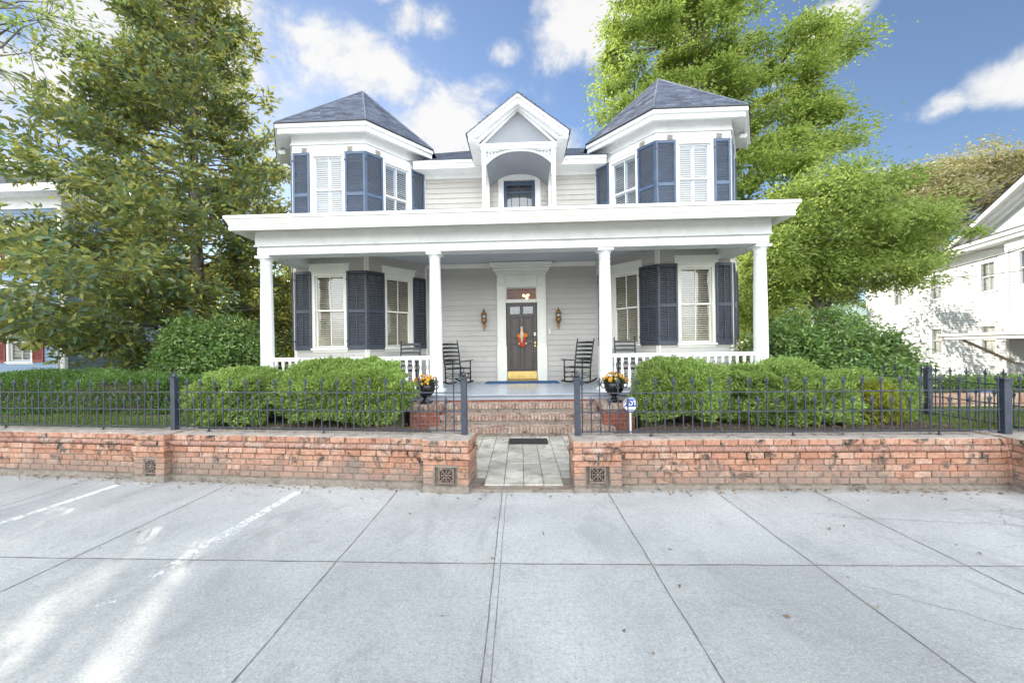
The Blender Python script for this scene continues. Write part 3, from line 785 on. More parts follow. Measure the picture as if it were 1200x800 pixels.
def courses(mb, poly, d, nrm, step=.14, th=.012):
    """a roof plane (any planar polygon) laid in shingle courses, each a thin wedge with its own tabs; d = up-slope unit vector"""
    d = Vector(d).normalized(); n = Vector(nrm).normalized(); e = d.cross(n).normalized()
    P = [Vector(p) for p in poly]; o = P[0]
    q = [((p - o).dot(e), (p - o).dot(d)) for p in P]
    vmin = min(v for u, v in q); vmax = max(v for u, v in q)
    def span(v):
        xs = []
        for i in range(len(q)):
            (u0, v0), (u1, v1) = q[i], q[(i + 1) % len(q)]
            if (v0 - v) * (v1 - v) <= 0 and abs(v1 - v0) > 1e-9:
                xs.append(u0 + (u1 - u0) * (v - v0) / (v1 - v0))
        return (min(xs), max(xs)) if len(xs) >= 2 else None
    v = vmin + 1e-4
    while v < vmax - .01:
        vt = min(v + step, vmax - 1e-4)
        a, b = span(v), span(vt)
        if a and b:
            x = min(a[0], b[0]) - random.uniform(0, .25); hi = max(a[1], b[1])
            while x < hi:
                x2 = x + random.choice((.22, .3, .34)); h = th * random.uniform(.7, 1.5)
                b0, b1 = max(x, a[0]), min(x2, a[1]); t0, t1 = max(x, b[0]), min(x2, b[1])
                if b1 - b0 > .005 or t1 - t0 > .005:
                    b0, b1 = min(b0, a[1]), max(b1, a[0]); t0, t1 = min(t0, b[1]), max(t1, b[0])
                    if b1 < b0: b1 = b0
                    if t1 < t0: t1 = t0
                    w = lambda u, vv, k: o + e * u + d * vv + n * k
                    mb.add([w(b0, v, h), w(b1, v, h), w(t1, vt, .002), w(t0, vt, .002), w(b0, v, 0), w(b1, v, 0)], [(0, 1, 2, 3), (4, 5, 1, 0)])
                x = x2
        v += step
def plane_of(tri):
    a, b, c = [Vector(p) for p in tri[:3]]; n = (b - a).cross(c - a).normalized()
    if n.z < 0: n = -n
    d = (Vector((0, 0, 1)) - n * n.z).normalized()
    return d, n
def roof_mesh(mb, polys, step=.14):
    for p in polys:
        d, n = plane_of(p); mb.add([tuple(v) for v in p], [tuple(range(len(p)))]); courses(mb, p, d, n, step)

def offset_poly(pts, k):
    """offset an open plan outwards (to the right of travel)"""
    out = []
    for i in range(len(pts)):
        ns = []
        if i > 0: ns.append(Fr(pts[i - 1], pts[i]).n)
        if i < len(pts) - 1: ns.append(Fr(pts[i], pts[i + 1]).n)
        p = Vector(pts[i])
        if len(ns) == 1: out.append(p + ns[0] * k)
        else:
            b = (ns[0] + ns[1]).normalized(); out.append(p + b * (k / b.dot(ns[0])))
    return out
def bay_roofs():
    for plan, ax, lab in ((LB, -4.96, None), (RB, 4.44, None)):
        e = offset_poly(plan, .40); apex = (ax, 12.75, 10.02); ze = 7.50
        back = [Vector((p.x, 2 * 12.75 - p.y)) for p in reversed(e)]
        ring = list(e) + back
        m = MB(); polys = [[(a.x, a.y, ze), (b.x, b.y, ze), apex] for a, b in zip(ring, ring[1:] + ring[:1])]
        roof_mesh(m, polys, .135)
        r = m.build('bay_roof', SHINGLE, house)
        cap = MB()
        for p in ring:
            cap.tube([(p.x, p.y, ze + .01), apex], [.030, .030], 4)
        cap.build('hip_cap', SHINGLE, r)
        # soffit, fascia and drip edge
        s = MB(); i0 = offset_poly(plan, .02); o1 = offset_poly(plan, .36); o2 = offset_poly(plan, .415); o3 = offset_poly(plan, .44)
        for k in range(3):
            s.add([(i0[k].x, i0[k].y, 7.36), (i0[k + 1].x, i0[k + 1].y, 7.36), (o1[k + 1].x, o1[k + 1].y, 7.29), (o1[k].x, o1[k].y, 7.29)], [(0, 1, 2, 3)])
            for (oa, ob, za, zb) in ((o1, None, 7.25, 7.38), (o2, None, 7.375, 7.47)):
                ia = offset_poly(plan, .30)
                s.add([(ia[k].x, ia[k].y, za), (ia[k + 1].x, ia[k + 1].y, za), (oa[k + 1].x, oa[k + 1].y, za), (oa[k].x, oa[k].y, za),
                       (ia[k].x, ia[k].y, zb), (ia[k + 1].x, ia[k + 1].y, zb), (oa[k + 1].x, oa[k + 1].y, zb), (oa[k].x, oa[k].y, zb)], MB.BOXF)
        s.build('bay_cornice', WHITE, house, bevel=.004)
        dr = MB()
        for k in range(3):
            ia = offset_poly(plan, .34)
            dr.add([(ia[k].x, ia[k].y, 7.472), (ia[k + 1].x, ia[k + 1].y, 7.472), (o3[k + 1].x, o3[k + 1].y, 7.472), (o3[k].x, o3[k].y, 7.472),
                    (ia[k].x, ia[k].y, 7.497), (ia[k + 1].x, ia[k + 1].y, 7.497), (o3[k + 1].x, o3[k + 1].y, 7.497), (o3[k].x, o3[k].y, 7.497)], MB.BOXF)
        dr.build('drip_edge', BLACK, r)
bay_roofs()
def main_roof():
    x0, x1, y0, y1, ze, zr = -6.5, 5.95, 11.36, 22.4, 7.08, 9.95
    xr0, xr1, ym = -1.75, 1.2, 16.7
    m = MB()
    A, B, C, D = (x0, y0, ze), (x1, y0, ze), (x1, y1, ze), (x0, y1, ze); E_, F2 = (xr0, ym, zr), (xr1, ym, zr)
    roof_mesh(m, [[A, B, F2, E_], [C, D, E_, F2], [B, C, F2], [D, A, E_]], .15)
    m.build('main_roof', SHINGLE, house)
    c = MB(); c.box(-6.48, -2.4, 11.9, 22.2, 6.98, 7.05); c.box(2.0, 5.93, 11.9, 22.2, 6.98, 7.05); c.box(-2.4, 2.0, 11.9, 22.2, 6.98, 7.05); c.build('main_soffit', WHITE, house)
main_roof()

def dormer():
    """small gabled balcony over the door, standing on the porch roof"""
    yf, xa = 10.3, .02; za, ze, xe = 8.07, 7.10, 1.28
    for x in (-.87, .92):
        post = MB(); rear = MB()
        post.box(x - .052, x + .052, yf, yf + .104, 4.6, 6.80); post.box(x - .066, x + .066, yf - .014, yf + .118, 6.66, 6.72); rear.box(x - .04, x + .04, 11.70, 11.80, 4.75, 6.80)
        post.box(x - .063, x + .063, yf - .012, yf + .116, 4.6, 4.95)
        post.build('balcony_post', WHITE, house, bevel=.008); rear.build('balcony_post', WHITE, house, bevel=.006)
    b = MB(); b.box(-.95, 1.0, yf - .02, yf + .12, 6.80, 6.87); b.box(-.97, 1.02, yf - .045, yf + .10, 6.872, 6.94)
    b.box(-.93, -.82, yf + .12, YW, 6.80, 6.93); b.box(.87, .98, yf + .12, YW, 6.80, 6.93)
    b.build('balcony_beam', WHITE, house, bevel=.006)
    # arched ceiling and spandrel brackets
    br = MB(); fr = Fr((-.82, yf + .05), (.87, yf + .05)); L = fr.L; n = 24
    def arch(u, drop=.34, z=6.80): return z - drop * abs(2 * u / L - 1) ** 2.6
    for i in range(n):
        a, c = L * i / n, L * (i + 1) / n
        br.fprism(fr, [(a, arch(a) - .035), (c, arch(c) - .035), (c, arch(c)), (a, arch(a))], -.02, .03)
    for s in (0, 1):
        g = lambda u: u if s == 0 else L - u
        for uu in (.09, .17, .26):
            z1 = arch(uu); br.tube([fr.p(g(uu), .0, z1), fr.p(g(uu * .9), .0, 6.80)], .010, 6)
        br.tube([fr.p(g(.12 + .055 * math.cos(t_)), .0, 6.71 + .05 * math.sin(t_)) for t_ in [2 * PI * i / 12 for i in range(13)]], .009, 5)
        br.fbox(fr, *(sorted((g(.0), g(.36)))), -.012, .018, 6.772, 6.80)
    br.build('fretwork_bracket', WHITE, house)
    sp = MB()
    for i in range(n):
        a, c = L * i / n, L * (i + 1) / n
        sp.fprism(fr, [(a, arch(a) - .01), (c, arch(c) - .01), (c, 6.80), (a, 6.80)], -.055, -.035)
    sp.build('spandrel_panel', CEIL, house)
    ce = MB(); P = fr.p
    for i in range(n):
        a, c = L * i / n, L * (i + 1) / n; za_, zc_ = arch(a) - .004, arch(c) - .004
        ce.add([P(a, -.06, za_), P(c, -.06, zc_), P(c, -1.52, zc_ - .0), P(a, -1.52, za_)], [(0, 1, 2, 3)])
        ce.add([P(a, -1.50, arch(a)), P(c, -1.50, arch(c)), P(c, -1.50, 6.86), P(a, -1.50, 6.86)], [(0, 1, 2, 3)])
    ce.build('balcony_ceiling', TAUPE, house)
    # gable: flat panel, mouldings, barge boards, roof
    fg = Fr((-1.2, yf + .04), (1.24, yf + .04)); u = lambda x: x + 1.2
    g = MB(); g.fprism(fg, [(u(-.96), 6.94), (u(1.0), 6.94), (u(.02), 7.82)], -.05, .0); g.build('gable_panel', TAUPE, house)
    t = MB()
    def barge(xo, zo, xi, w0, w1, h):
        for s in (-1, 1):
            a = (xa + s * xo, zo); ap = (xa, za_top)
    for s in (-1, 1):
        def strip(x_out, z_out, z_ap, h, w0, w1):
            poly = [(u(xa + s * x_out), z_out - h), (u(xa), z_ap - h), (u(xa), z_ap), (u(xa + s * x_out), z_out)]
            if s > 0: poly = poly[::-1]
            t.fprism(fg, poly, w0, w1)
        strip(1.26, 7.075, 8.035, .075, .30, .345)       # outer barge board
        strip(1.20, 7.05, 7.96, .14, .16, .299)          # sloping soffit mouldings
        strip(1.10, 6.98, 7.89, .10, .04, .159)
        strip(.99, 6.93, 7.85, .08, .0, .06)
        # cornice returns and side eaves
        x_in, x_out = (xa + s * .99, xa + s * 1.25)
        lo, hi = sorted((x_in, x_out)); t.box(lo, hi, yf - .26, YW - .3, 6.90, 6.935)
        lo, hi = sorted((xa + s * 1.20, xa + s * 1.255)); t.box(lo, hi, yf - .26, YW - .3, 6.937, 7.06)
    t.build('barge_board', WHITE, house, bevel=.003)
    rf = MB(); y0, y1 = yf - .32, 14.2
    for s in (-1, 1):
        E0 = (xa + s * 1.31, y0, 7.06); E1 = (xa + s * 1.31, y1, 7.06); A0 = (xa, y0, za); A1 = (xa, y1, za)
        p = [E0, E1, A1, A0] if s > 0 else [A0, A1, E1, E0]
        roof_mesh(rf, [p], .135)
        rf.add([(xa + s * 1.31, y0, 7.035), (xa + s * 1.31, y0, 7.062), A0, (xa, y0, za - .03)], [(0, 1, 2, 3)])
        rf.add([(xa + s * 1.31, y0, 7.035), (xa + s * 1.31, y1, 7.035), (xa, y1, za - .028), (xa, y0, za - .028)], [(0, 1, 2, 3)])
        rf.add([(xa + s * 1.31, y0, 7.035), (xa + s * 1.31, y1, 7.035), (xa + s * 1.31, y1, 7.064), (xa + s * 1.31, y0, 7.064)], [(0, 1, 2, 3)])
    rf.build('gable_roof', SHINGLE, house)
    # door onto the balcony
    fd = Fr((-2.78, YW), (2.29, YW)); U = lambda x: x + 2.78
    d = MB(); d.fbox(fd, U(-.58), U(-.42), 0, .05, 4.8, 6.66); d.fbox(fd, U(.50), U(.66), 0, .05, 4.8, 6.66); d.fbox(fd, U(-.60), U(.68), 0, .06, 6.66, 6.94)
    o = d.build('balcony_door_casing', WHITE, house, bevel=.005)
    d = MB(); a, b = U(-.42), U(.50); w0, w1 = -.09, -.045
    d.fbox(fd, a, a + .10, w0, w1, 4.8, 6.66); d.fbox(fd, b - .10, b, w0, w1, 4.8, 6.66); d.fbox(fd, a + .1, b - .1, w0, w1, 6.53, 6.66)
    d.fbox(fd, a + .1, b - .1, w0, w1, 6.29, 6.34)
    for x in ((a + b) / 2 - .012, a + .21, b - .234): d.fbox(fd, x, x + .024, w0, w1 - .004, 5.2, 6.29)
    d.fbox(fd, (a + b) / 2 - .012, (a + b) / 2 + .012, w0, w1, 6.34, 6.53); d.fbox(fd, a + .1, b - .1, w0, w1, 4.8, 5.2)
    dd = d.build('balcony_door', NAVY, house, bevel=.004)
    gl = MB(); gl.add([fd.p(a + .1, -.07, 5.2), fd.p(b - .1, -.07, 5.2), fd.p(b - .1, -.07, 6.53), fd.p(a + .1, -.07, 6.53)], [(0, 1, 2, 3)]); gl.build('pane', GLASS, dd)
    rm = MB(); rm.add([fd.p(a, -.6, 4.8), fd.p(b, -.6, 4.8), fd.p(b, -.6, 6.66), fd.p(a, -.6, 6.66)], [(0, 1, 2, 3)]); rm.build('room_recess', TAUPE, dd)
dormer()

def porch():
    # floor, riser, foundation
    f = MB(); x = -6.1
    f.box(-6.1, 5.55, 8.52, YW, .60, .694); fb = f.build('porch_frame', FLOORBLUE, house)
    f = MB(); y = 8.47; rg = random.Random(4)
    x = -6.12
    while x < 5.5:
        e = min(x + .088, 5.57); f.box(x, e - .0025, 8.46, YW - .02, .695, .72 + rg.uniform(-.0012, .0012)); x = e
    f.build('porch_floor', FLOORBLUE, house)
    f = MB(); f.box(-6.05, 5.5, 8.55, 8.75, -.2, .60); f.build('porch_foundation', PEDBRICK, house)
    # entablature
    e = MB(); x0, x1 = -5.95, 5.41
    e.box(x0 + .03, x1 - .03, 8.84, 9.22, 3.87, 4.06); e.box(x0, x1, 8.81, 9.25, 4.061, 4.40); e.box(x0 - .02, x1 + .02, 8.785, 8.809, 4.05, 4.085)
    for xs in ((x0 + .03, x0 + .41), (x1 - .41, x1 - .03)):
        e.box(xs[0], xs[1], 9.222, YW + .1, 3.87, 4.06)
        e.box(xs[0] - .02, xs[1] + .02, 9.252, YW + .1, 4.061, 4.40)
    e.build('porch_beam', WHITE, house, bevel=.006)
    c = MB(); cx0, cx1 = -6.20, 5.59
    c.box(cx0, cx1, 8.35, 12.0, 4.40, 4.405 + .0)      # soffit
    c.box(cx0, cx1, 8.33, 8.40, 4.29, 4.40)
    for xs in ((cx0, cx0 + .07), (cx1 - .07, cx1)): c.box(xs[0], xs[1], 8.402, 12.0, 4.29, 4.398)
    c.box(cx0 - .012, cx1 + .012, 8.318, 12., 4.406, 4.43)
    # cove as a slanted strip between fascia and roof edge
    c.add([(cx0 - .012, 8.318, 4.43), (cx1 + .012, 8.318, 4.43), (cx1 + .06, 8.275, 4.52), (cx0 - .06, 8.275, 4.52), (cx0 - .012, 12., 4.43), (cx1 + .012, 12., 4.43), (cx1 + .06, 12., 4.52), (cx0 - .06, 12., 4.52)], [(0, 1, 2, 3), (1, 5, 6, 2), (4, 0, 3, 7), (4, 7, 6, 5)])
    c.build('porch_cornice', CREAM, house, bevel=.003)
    r = MB(); r.box(cx0 - .075, cx1 + .075, 8.258, 8.34, 4.522, 4.592)
    r.add([(cx0 - .075, 8.341, 4.522), (cx1 + .075, 8.341, 4.522), (cx1 + .075, 8.341, 4.59), (cx0 - .075, 8.341, 4.59), (cx0 - .075, 12.3, 4.60), (cx1 + .075, 12.3, 4.60), (cx1 + .075, 12.3, 4.86), (cx0 - .075, 12.3, 4.86)],
          [(0, 3, 2, 1), (3, 7, 6, 2), (0, 4, 7, 3), (1, 2, 6, 5), (0, 1, 5, 4), (4, 5, 6, 7)])
    r.build('porch_roof', PLASTICW, house, bevel=.004)
    ce = MB(); x = -5.9
    while x < 5.35:
        q = min(x + .083, 5.36); ce.box(x, q - .002, 9.22, YW, 4.205, 4.225); x = q
    ce.build('porch_ceiling', CEIL, house)
    t = MB(); t.box(-5.5, 5.0, 9.255, 9.31, 4.12, 4.204); t.build('ceiling_mould', CREAM, house)
    # columns
    for i, X in enumerate((-5.83, -1.905, 1.905, 5.28)):
        h = 3.87 - ZF
        prof = [(.150, .10), (.150, .12), (.146, .3), (.142, h * .45), (.132, h * .72), (.120, h - .21), (.120, h - .205), (.134, h - .2), (.134, h - .185), (.122, h - .18), (.122, h - .12), (.150, h - .075), (.152, h - .06)]
        m = MB()
        # shallow flutes run the height of the shaft
        seg = 40; vs = []; fs = []
        for r_, z in prof:
            for k in range(seg):
                a = 2 * PI * k / seg; rr = r_ - (.0035 if k % 2 and .1 < z < h - .21 else 0)
                vs.append((X + rr * math.cos(a), YC + rr * math.sin(a), ZF + z))
        for j in range(len(prof) - 1):
            for k in range(seg): fs.append((j * seg + k, j * seg + (k + 1) % seg, (j + 1) * seg + (k + 1) % seg, (j + 1) * seg + k))
        m.add(vs, fs, False); col = m.build('column', WHITE, house)
        b = MB(); b.box(X - .19, X + .19, YC - .19, YC + .19, ZF, ZF + .06); b.lathe([(.175, .06), (.182, .075), (.175, .095), (.152, .102)], (X, YC, ZF), 32); b.build('column_base', WHITE, col, bevel=.006)
        k_ = MB(); k_.box(X - .172, X + .172, YC - .172, YC + .172, 3.81, 3.869); k_.build('abacus', WHITE, col, bevel=.006)
    # balustrades
    bal = None
    for xa, xb, nm in ((-5.70, -2.03, 'L'), (2.03, 5.15, 'R')):
        m = MB(); m.box(xa, xb, YC - .05, YC + .05, 1.495, 1.545); m.box(xa, xb, YC - .035, YC + .035, 1.455, 1.494)
        rail = m.build('porch_railing', WHITE, house, bevel=.008)
        m = MB(); m.box(xa, xb, YC - .04, YC + .04, .80, .86); m.build('bottom_rail', WHITE, rail, bevel=.006)
        n = int((xb - xa) / .155)
        for i in range(n):
            X = xa + (i + .5) * (xb - xa) / n
            if bal is None:
                m = MB(); m.lathe([(.020, -.30), (.030, -.285), (.022, -.26), (.036, -.17), (.040, -.12), (.028, .0), (.018, .09), (.020, .115), (.032, .125), (.032, .14), (.022, .15), (.022, .19)], (0, 0, 0), 10)
                m.box(-.026, .026, -.026, .026, -.34, -.285); m.box(-.026, .026, -.026, .026, .155, .255)
                me = bpy.data.meshes.new('baluster'); me.from_pydata(m.v, [], m.f); me.polygons.foreach_set('use_smooth', m.sm); me.materials.append(WHITE); me.update(); bal = me
            o = link('baluster', bal, rail); o.location = Vector((X, YC, 1.20)) - Vector(OFF[house.name])
porch()

def entrance():
    fd = Fr((-2.78, YW), (2.29, YW)); U = lambda x: x + 2.78
    s = MB()
    for a, b in ((-.665, -.405), (.515, .775)):
        s.fbox(fd, U(a), U(b), .0, .07, .72, 3.84); s.fbox(fd, U(a) - .015, U(b) + .015, .07, .085, .72, 1.75)
        s.fbox(fd, U(a) + .05, U(b) - .05, .07, .082, 1.85, 3.06)
        s.fbox(fd, U(a) - .012, U(b) + .012, .0, .10, 3.13, 3.165); s.fbox(fd, U(a) - .012, U(b) + .012, .0, .11, 3.50, 3.55); s.fbox(fd, U(a) + .02, U(b) - .02, .07, .095, 3.57, 3.78)
    s.fbox(fd, U(-.404), U(.514), -.02, .05, 3.49, 3.84); s.fbox(fd, U(-.404), U(.514), -.08, .045, 3.025, 3.13)
    s.fbox(fd, U(-.404), U(-.38), -.1, .04, 3.13, 3.49); s.fbox(fd, U(.49), U(.514), -.1, .04, 3.13, 3.49)
    s.fbox(fd, U(-.30), U(.41), .05, .062, 3.60, 3.75)
    for k in range(5):     # carved spray in the middle of the panel
        a = PI * (k + 1) / 6; s.tube([fd.p(U(.055), .066, 3.65), fd.p(U(.055) + .07 * math.cos(a), .066, 3.65 + .055 * math.sin(a))], .009, 5)
    o = s.build('door_surround', CREAM, house, bevel=.005)
    c = MB(); y = 3.84
    for k, (g, z0, z1, w_) in enumerate(((.02, 3.842, 3.90, .10), (.05, 3.902, 3.95, .14), (.10, 3.952, 4.03, .19), (.16, 4.032, 4.08, .25), (.19, 4.082, 4.19, .28))):
        c.fbox(fd, U(-.665) - g, U(.775) + g, .0, w_, z0, z1)
    c.build('door_cornice', CREAM, o, bevel=.01)
    # transom with the lit hall behind
    g = MB(); g.add([fd.p(U(-.38), -.05, 3.13), fd.p(U(.49), -.05, 3.13), fd.p(U(.49), -.05, 3.49), fd.p(U(-.38), -.05, 3.49)], [(0, 1, 2, 3)])
    tr = g.build('transom_window', CLEARGLASS, house)
    rm = MB(); P = fd.p; a, b, d = U(-.6), U(.7), -1.5
    rm.add([P(a, -.105, 2.95), P(b, -.105, 2.95), P(b, -.105, 3.7), P(a, -.105, 3.7), P(a, d, 2.95), P(b, d, 2.95), P(b, d, 3.7), P(a, d, 3.7)], [(4, 5, 6, 7), (0, 4, 7, 3), (1, 2, 6, 5), (3, 7, 6, 2), (0, 1, 5, 4)])
    rm.build('hall_recess', WARMROOM, tr)
    bl = MB()
    for x, z in ((.20, 3.30), (.27, 3.34), (.13, 3.33), (.235, 3.25)): bl.ball(P(U(x), -.7, z), .034, 8, 6)
    bl.build('lit_chandelier', BULB, tr)
    pl = bpy.data.lights.new('hall_lamp', 'POINT'); pl.energy = 5; pl.color = (1., .55, .22); pl.shadow_soft_size = .08; po = link('hall_lamp', pl); po.location = P(U(.2), -.72, 3.42)
    # door leaf: stiles and rails round sunken panels, two small lights
    w0, w1 = -.085, -.04; a, b = U(-.395), U(.505); m = MB(); mid = (a + b) / 2
    for p, q in ((a, a + .11), (b - .11, b)): m.fbox(fd, p, q, w0, w1, .755, 3.02)
    for z0, z1 in ((.755, 1.03), (1.83, 1.96), (2.60, 2.70), (2.92, 3.02)): m.fbox(fd, a + .11, b - .11, w0, w1, z0, z1)
    for z0, z1 in ((1.03, 1.83), (1.96, 2.60), (2.70, 2.92)): m.fbox(fd, mid - .05, mid + .05, w0, w1, z0, z1)
    for z0, z1 in ((1.03, 1.83), (1.96, 2.60)):
        for p, q in ((a + .11, mid - .05), (mid + .05, b - .11)):
            m.fbox(fd, p, q, w0, w0 + .018, z0, z1); m.fbox(fd, p + .05, q - .05, w0 + .018, w0 + .036, z0 + .05, z1 - .05)
    d = m.build('front_door', DOORBROWN, house, bevel=.006)
    g = MB()
    for p, q in ((a + .11, mid - .05), (mid + .05, b - .11)): g.add([P(p, -.06, 2.70), P(q, -.06, 2.70), P(q, -.06, 2.92), P(p, -.06, 2.92)], [(0, 1, 2, 3)])
    g.build('door_pane', GLASS, d)
    g = MB(); g.add([P(a, -.10, .75), P(b, -.10, .75), P(b, -.10, 3.02), P(a, -.10, 3.02)], [(0, 1, 2, 3)]); g.build('door_backing', DARKROOM, d)
    k = MB(); k.fbox(fd, a + .015, b - .015, w1, w1 + .004, .775, 1.0); k.build('kick_plate', BRASS, d)
    k = MB(); c0 = Vector(P(b - .06, w1 + .035, 1.80)); k.ball(tuple(c0), .03, 10, 8); k.tube([P(b - .06, w1, 1.80), tuple(c0)], .012, 8); k.fbox(fd, b - .085, b - .035, w1, w1 + .006, 1.73, 1.87)
    k.build('door_knob', BRASS, d)
    k = MB(); k.fbox(fd, b - .095, b - .03, w1, w1 + .025, 2.05, 2.15); k.build('door_lock', CREAM, d)
    k = MB(); k.fbox(fd, U(-.42), U(.53), -.1, .12, .722, .754); k.build('threshold', BRASS, house, bevel=.004)
    k = MB(); k.fbox(fd, U(.845), U(.90), .03, .052, 2.10, 2.24); k.ball(fd.p(U(.872), .052, 2.14), .012, 8, 6, (1, .5, 1)); k.build('doorbell', PLASTICW, house, bevel=.005)
entrance()

# security floodlights under the bay eaves, fixed wall torches, door swag, mats
def floodlight(x, y, z, lab):
    t = thing('floodlight', lab, 'floodlight', (x, y, z), 0, 'eave floodlights', world=False)
    m = MB(); m.lathe([(.06, 0), (.06, -.025), (.03, -.04)], (0, 0, 0), 12); m.build('mount', PLASTICW, t)
    for s in (-1, 1):
        m = MB(); m.tube([(0, 0, -.03), (s * .05, -.03, -.07)], .012, 6); m.lathe([(.028, 0), (.04, .03), (.055, .08), (.06, .10), (.05, .105)], (0, 0, 0), 12)
        M_ = Matrix.Translation((s * .06, -.04, -.08)) @ Matrix.Rotation(s * .5, 4, 'Y') @ Matrix.Rotation(R(115), 4, 'X')
        m.xform(M_, len(m.v) - 60); m.build('lamp_head', PLASTICW, t)
floodlight(-6.50, 10.95, 7.31, 'white twin floodlight under the eave of the left bay')
floodlight(5.95, 10.95, 7.31, 'white twin floodlight under the eave of the right bay')
def sconce():
    t = thing('wall_torch_lamp', 'antique gold torch lamp on the siding left of the front door', 'wall lamp', (-1.05, YW - .02, 2.2), 0, 'torch lamps flanking the door', world=False)
    m = MB(); m.lathe([(.004, 0), (.018, .06), (.03, .16), (.022, .2), (.05, .23), (.075, .29), (.085, .34), (.06, .36)], (0, -.11, 0), 12); m.build('torch_stem', GOLD, t)
    m = MB(); m.lathe([(.06, .36), (.075, .37), (.07, .50), (.05, .52)], (0, -.11, 0), 8); m.build('lamp_glass', GLASS, t)
    m = MB()
    for k in range(6):
        a = 2 * PI * k / 6; m.tube([(.077 * math.cos(a), -.11 + .077 * math.sin(a), .36), (.072 * math.cos(a), -.11 + .072 * math.sin(a), .51)], .007, 4)
    m.lathe([(.085, .50), (.06, .54), (.03, .58), (.02, .6), (.026, .62), (.004, .67)], (0, -.11, 0), 12); m.build('lamp_cap', GOLD, t)
    m = MB(); m.box(-.04, .04, -.022, 0, .12, .4); m.tube([(0, -.02, .26), (0, -.11, .22)], .015, 6); m.build('wall_bracket', GOLD, t)
    c = copy_tree(t); c.location.x = 1.13; c['label'] = 'antique gold torch lamp on the siding right of the front door'
sconce()
def swag():
    t = thing('door_swag', 'red and orange autumn ribbon swag hanging on the brown front door', 'door decoration', (.055, YW + .035, 1.72))
    y = YW - .0; rg = random.Random(2)
    for nm, mat, spots in (('orange_flowers', 'ribbon_orange', [(-.07, 2.05, .075), (.10, 2.06, .07), (.02, 2.12, .06), (-.03, 1.98, .05)]), ('red_flowers', 'ribbon_red', [(.0, 1.82, .085), (-.06, 1.93, .07), (.07, 1.94, .06), (.03, 1.76, .06)]), ('cream_ribbon', 'ribbon_cream', [(.0, 2.28, .05), (.0, 2.21, .04), (-.08, 1.82, .035), (.12, 1.82, .035)])):
        m = MB()
        for x, z, r in spots:
            for k in range(9):
                a = 2 * PI * k / 9 + rg.random(); q = r * .62
                m.ball((.055 + x + q * math.cos(a), y - .03 - .02 * rg.random(), z + q * math.sin(a)), r * .42, 6, 4, (1, .55, 1))
            m.ball((.055 + x, y - .05, z), r * .5, 7, 5, (1, .6, 1))
        if nm == 'cream_ribbon':
            for s in (-1, 0, 1): m.tube([(.055 + s * .012, y - .055, 2.3), (.055 + s * .03, y - .08, 2.1), (.055 + s * .02, y - .075, 1.85)], [.012, .02, .012], 4)
        m.build(nm, MATS[mat], t)
swag()
m = MB(); m.box(-.98, 1.06, 10.98, 11.72, .7225, .737); o = m.build('door_rug', RUGBLUE, bevel=.004); tag(o, 'wide blue rug laid before the front door', 'rug')
m = MB(); m.box(-.22, .46, 6.86, 7.24, .054, .068)
for k in range(13): m.box(-.20 + k * .05, -.18 + k * .05, 6.88, 7.22, .068, .075)
o = m.build('step_mat', RUBBER, bevel=.003); tag(o, 'dark rubber mat at the foot of the brick steps', 'door mat')

# ------------------------------------------------------------------ brick steps with pedestals
def steps():
    t = thing('brick_steps', 'three worn brick steps with square pedestals leading up to the porch', 'steps', (0, 8, .03)); rg = random.Random(9)
    for zt, yf, yb, hw in ((.56, 8.19, 8.56, 1.56), (.385, 7.83, 8.25, 1.74), (.21, 7.45, 7.9, 1.76)):
        m = MB(); x = -hw
        while x < hw - .03:
            e = min(x + .067, hw); j = rg.uniform(-.006, .006)
            m.box(x, e - .011, yf + j, yf + .21, zt - .105 + rg.uniform(-.004, .004), zt + rg.uniform(-.005, .004)); x = e + .002
        st = m.build('step', STEPBRICK, t, bevel=.008)
        m = MB(); m.box(-hw + .01, hw - .01, yf + .018, yb + .1, zt - .185, zt - .010); m.build('step_core', MORTAR, st)
        m = MB()
        for z, o_ in ((zt - .175, .0),): brick_course(m, -hw, hw, yf + .035, z, h=.062, off=o_, rg=rg)
        brick_course(m, -hw, hw, yf + .215, zt - .07, h=.066, depth=.2, off=.1, rg=rg)
        m.build('riser', STEPBRICK, st, bevel=.006)
    for x0, x1 in ((-2.18, -1.57), (1.57, 2.18)):
        m = MB(); c = MB(); c.box(x0 + .01, x1 - .01, 7.76, 8.52, 0, .50)
        z = .02; k = 0
        while z < .48:
            brick_course(m, x0, x1, 7.75, z, off=.1 * (k % 2), rg=rg)
            for xs in (x0, x1 - .1):
                y = 7.855
                while y < 8.5: m.box(xs, xs + .1, y, min(y + .195, 8.52), z, z + .066); y += .206
            z += .077; k += 1
        p = m.build('pedestal', PEDBRICK, t, bevel=.004); c.build('pedestal_core', CAPTOP, p)
        m = MB(); x = x0 - .03
        while x < x1 + .0:
            e = min(x + .105, x1 + .03); m.box(x, e - .010, 7.71 + rg.uniform(-.004, .004), 8.53, .50, .60 + rg.uniform(-.003, .003)); x = e
        m.build('pedestal_cap', STEPBRICK, p, bevel=.008)
steps()

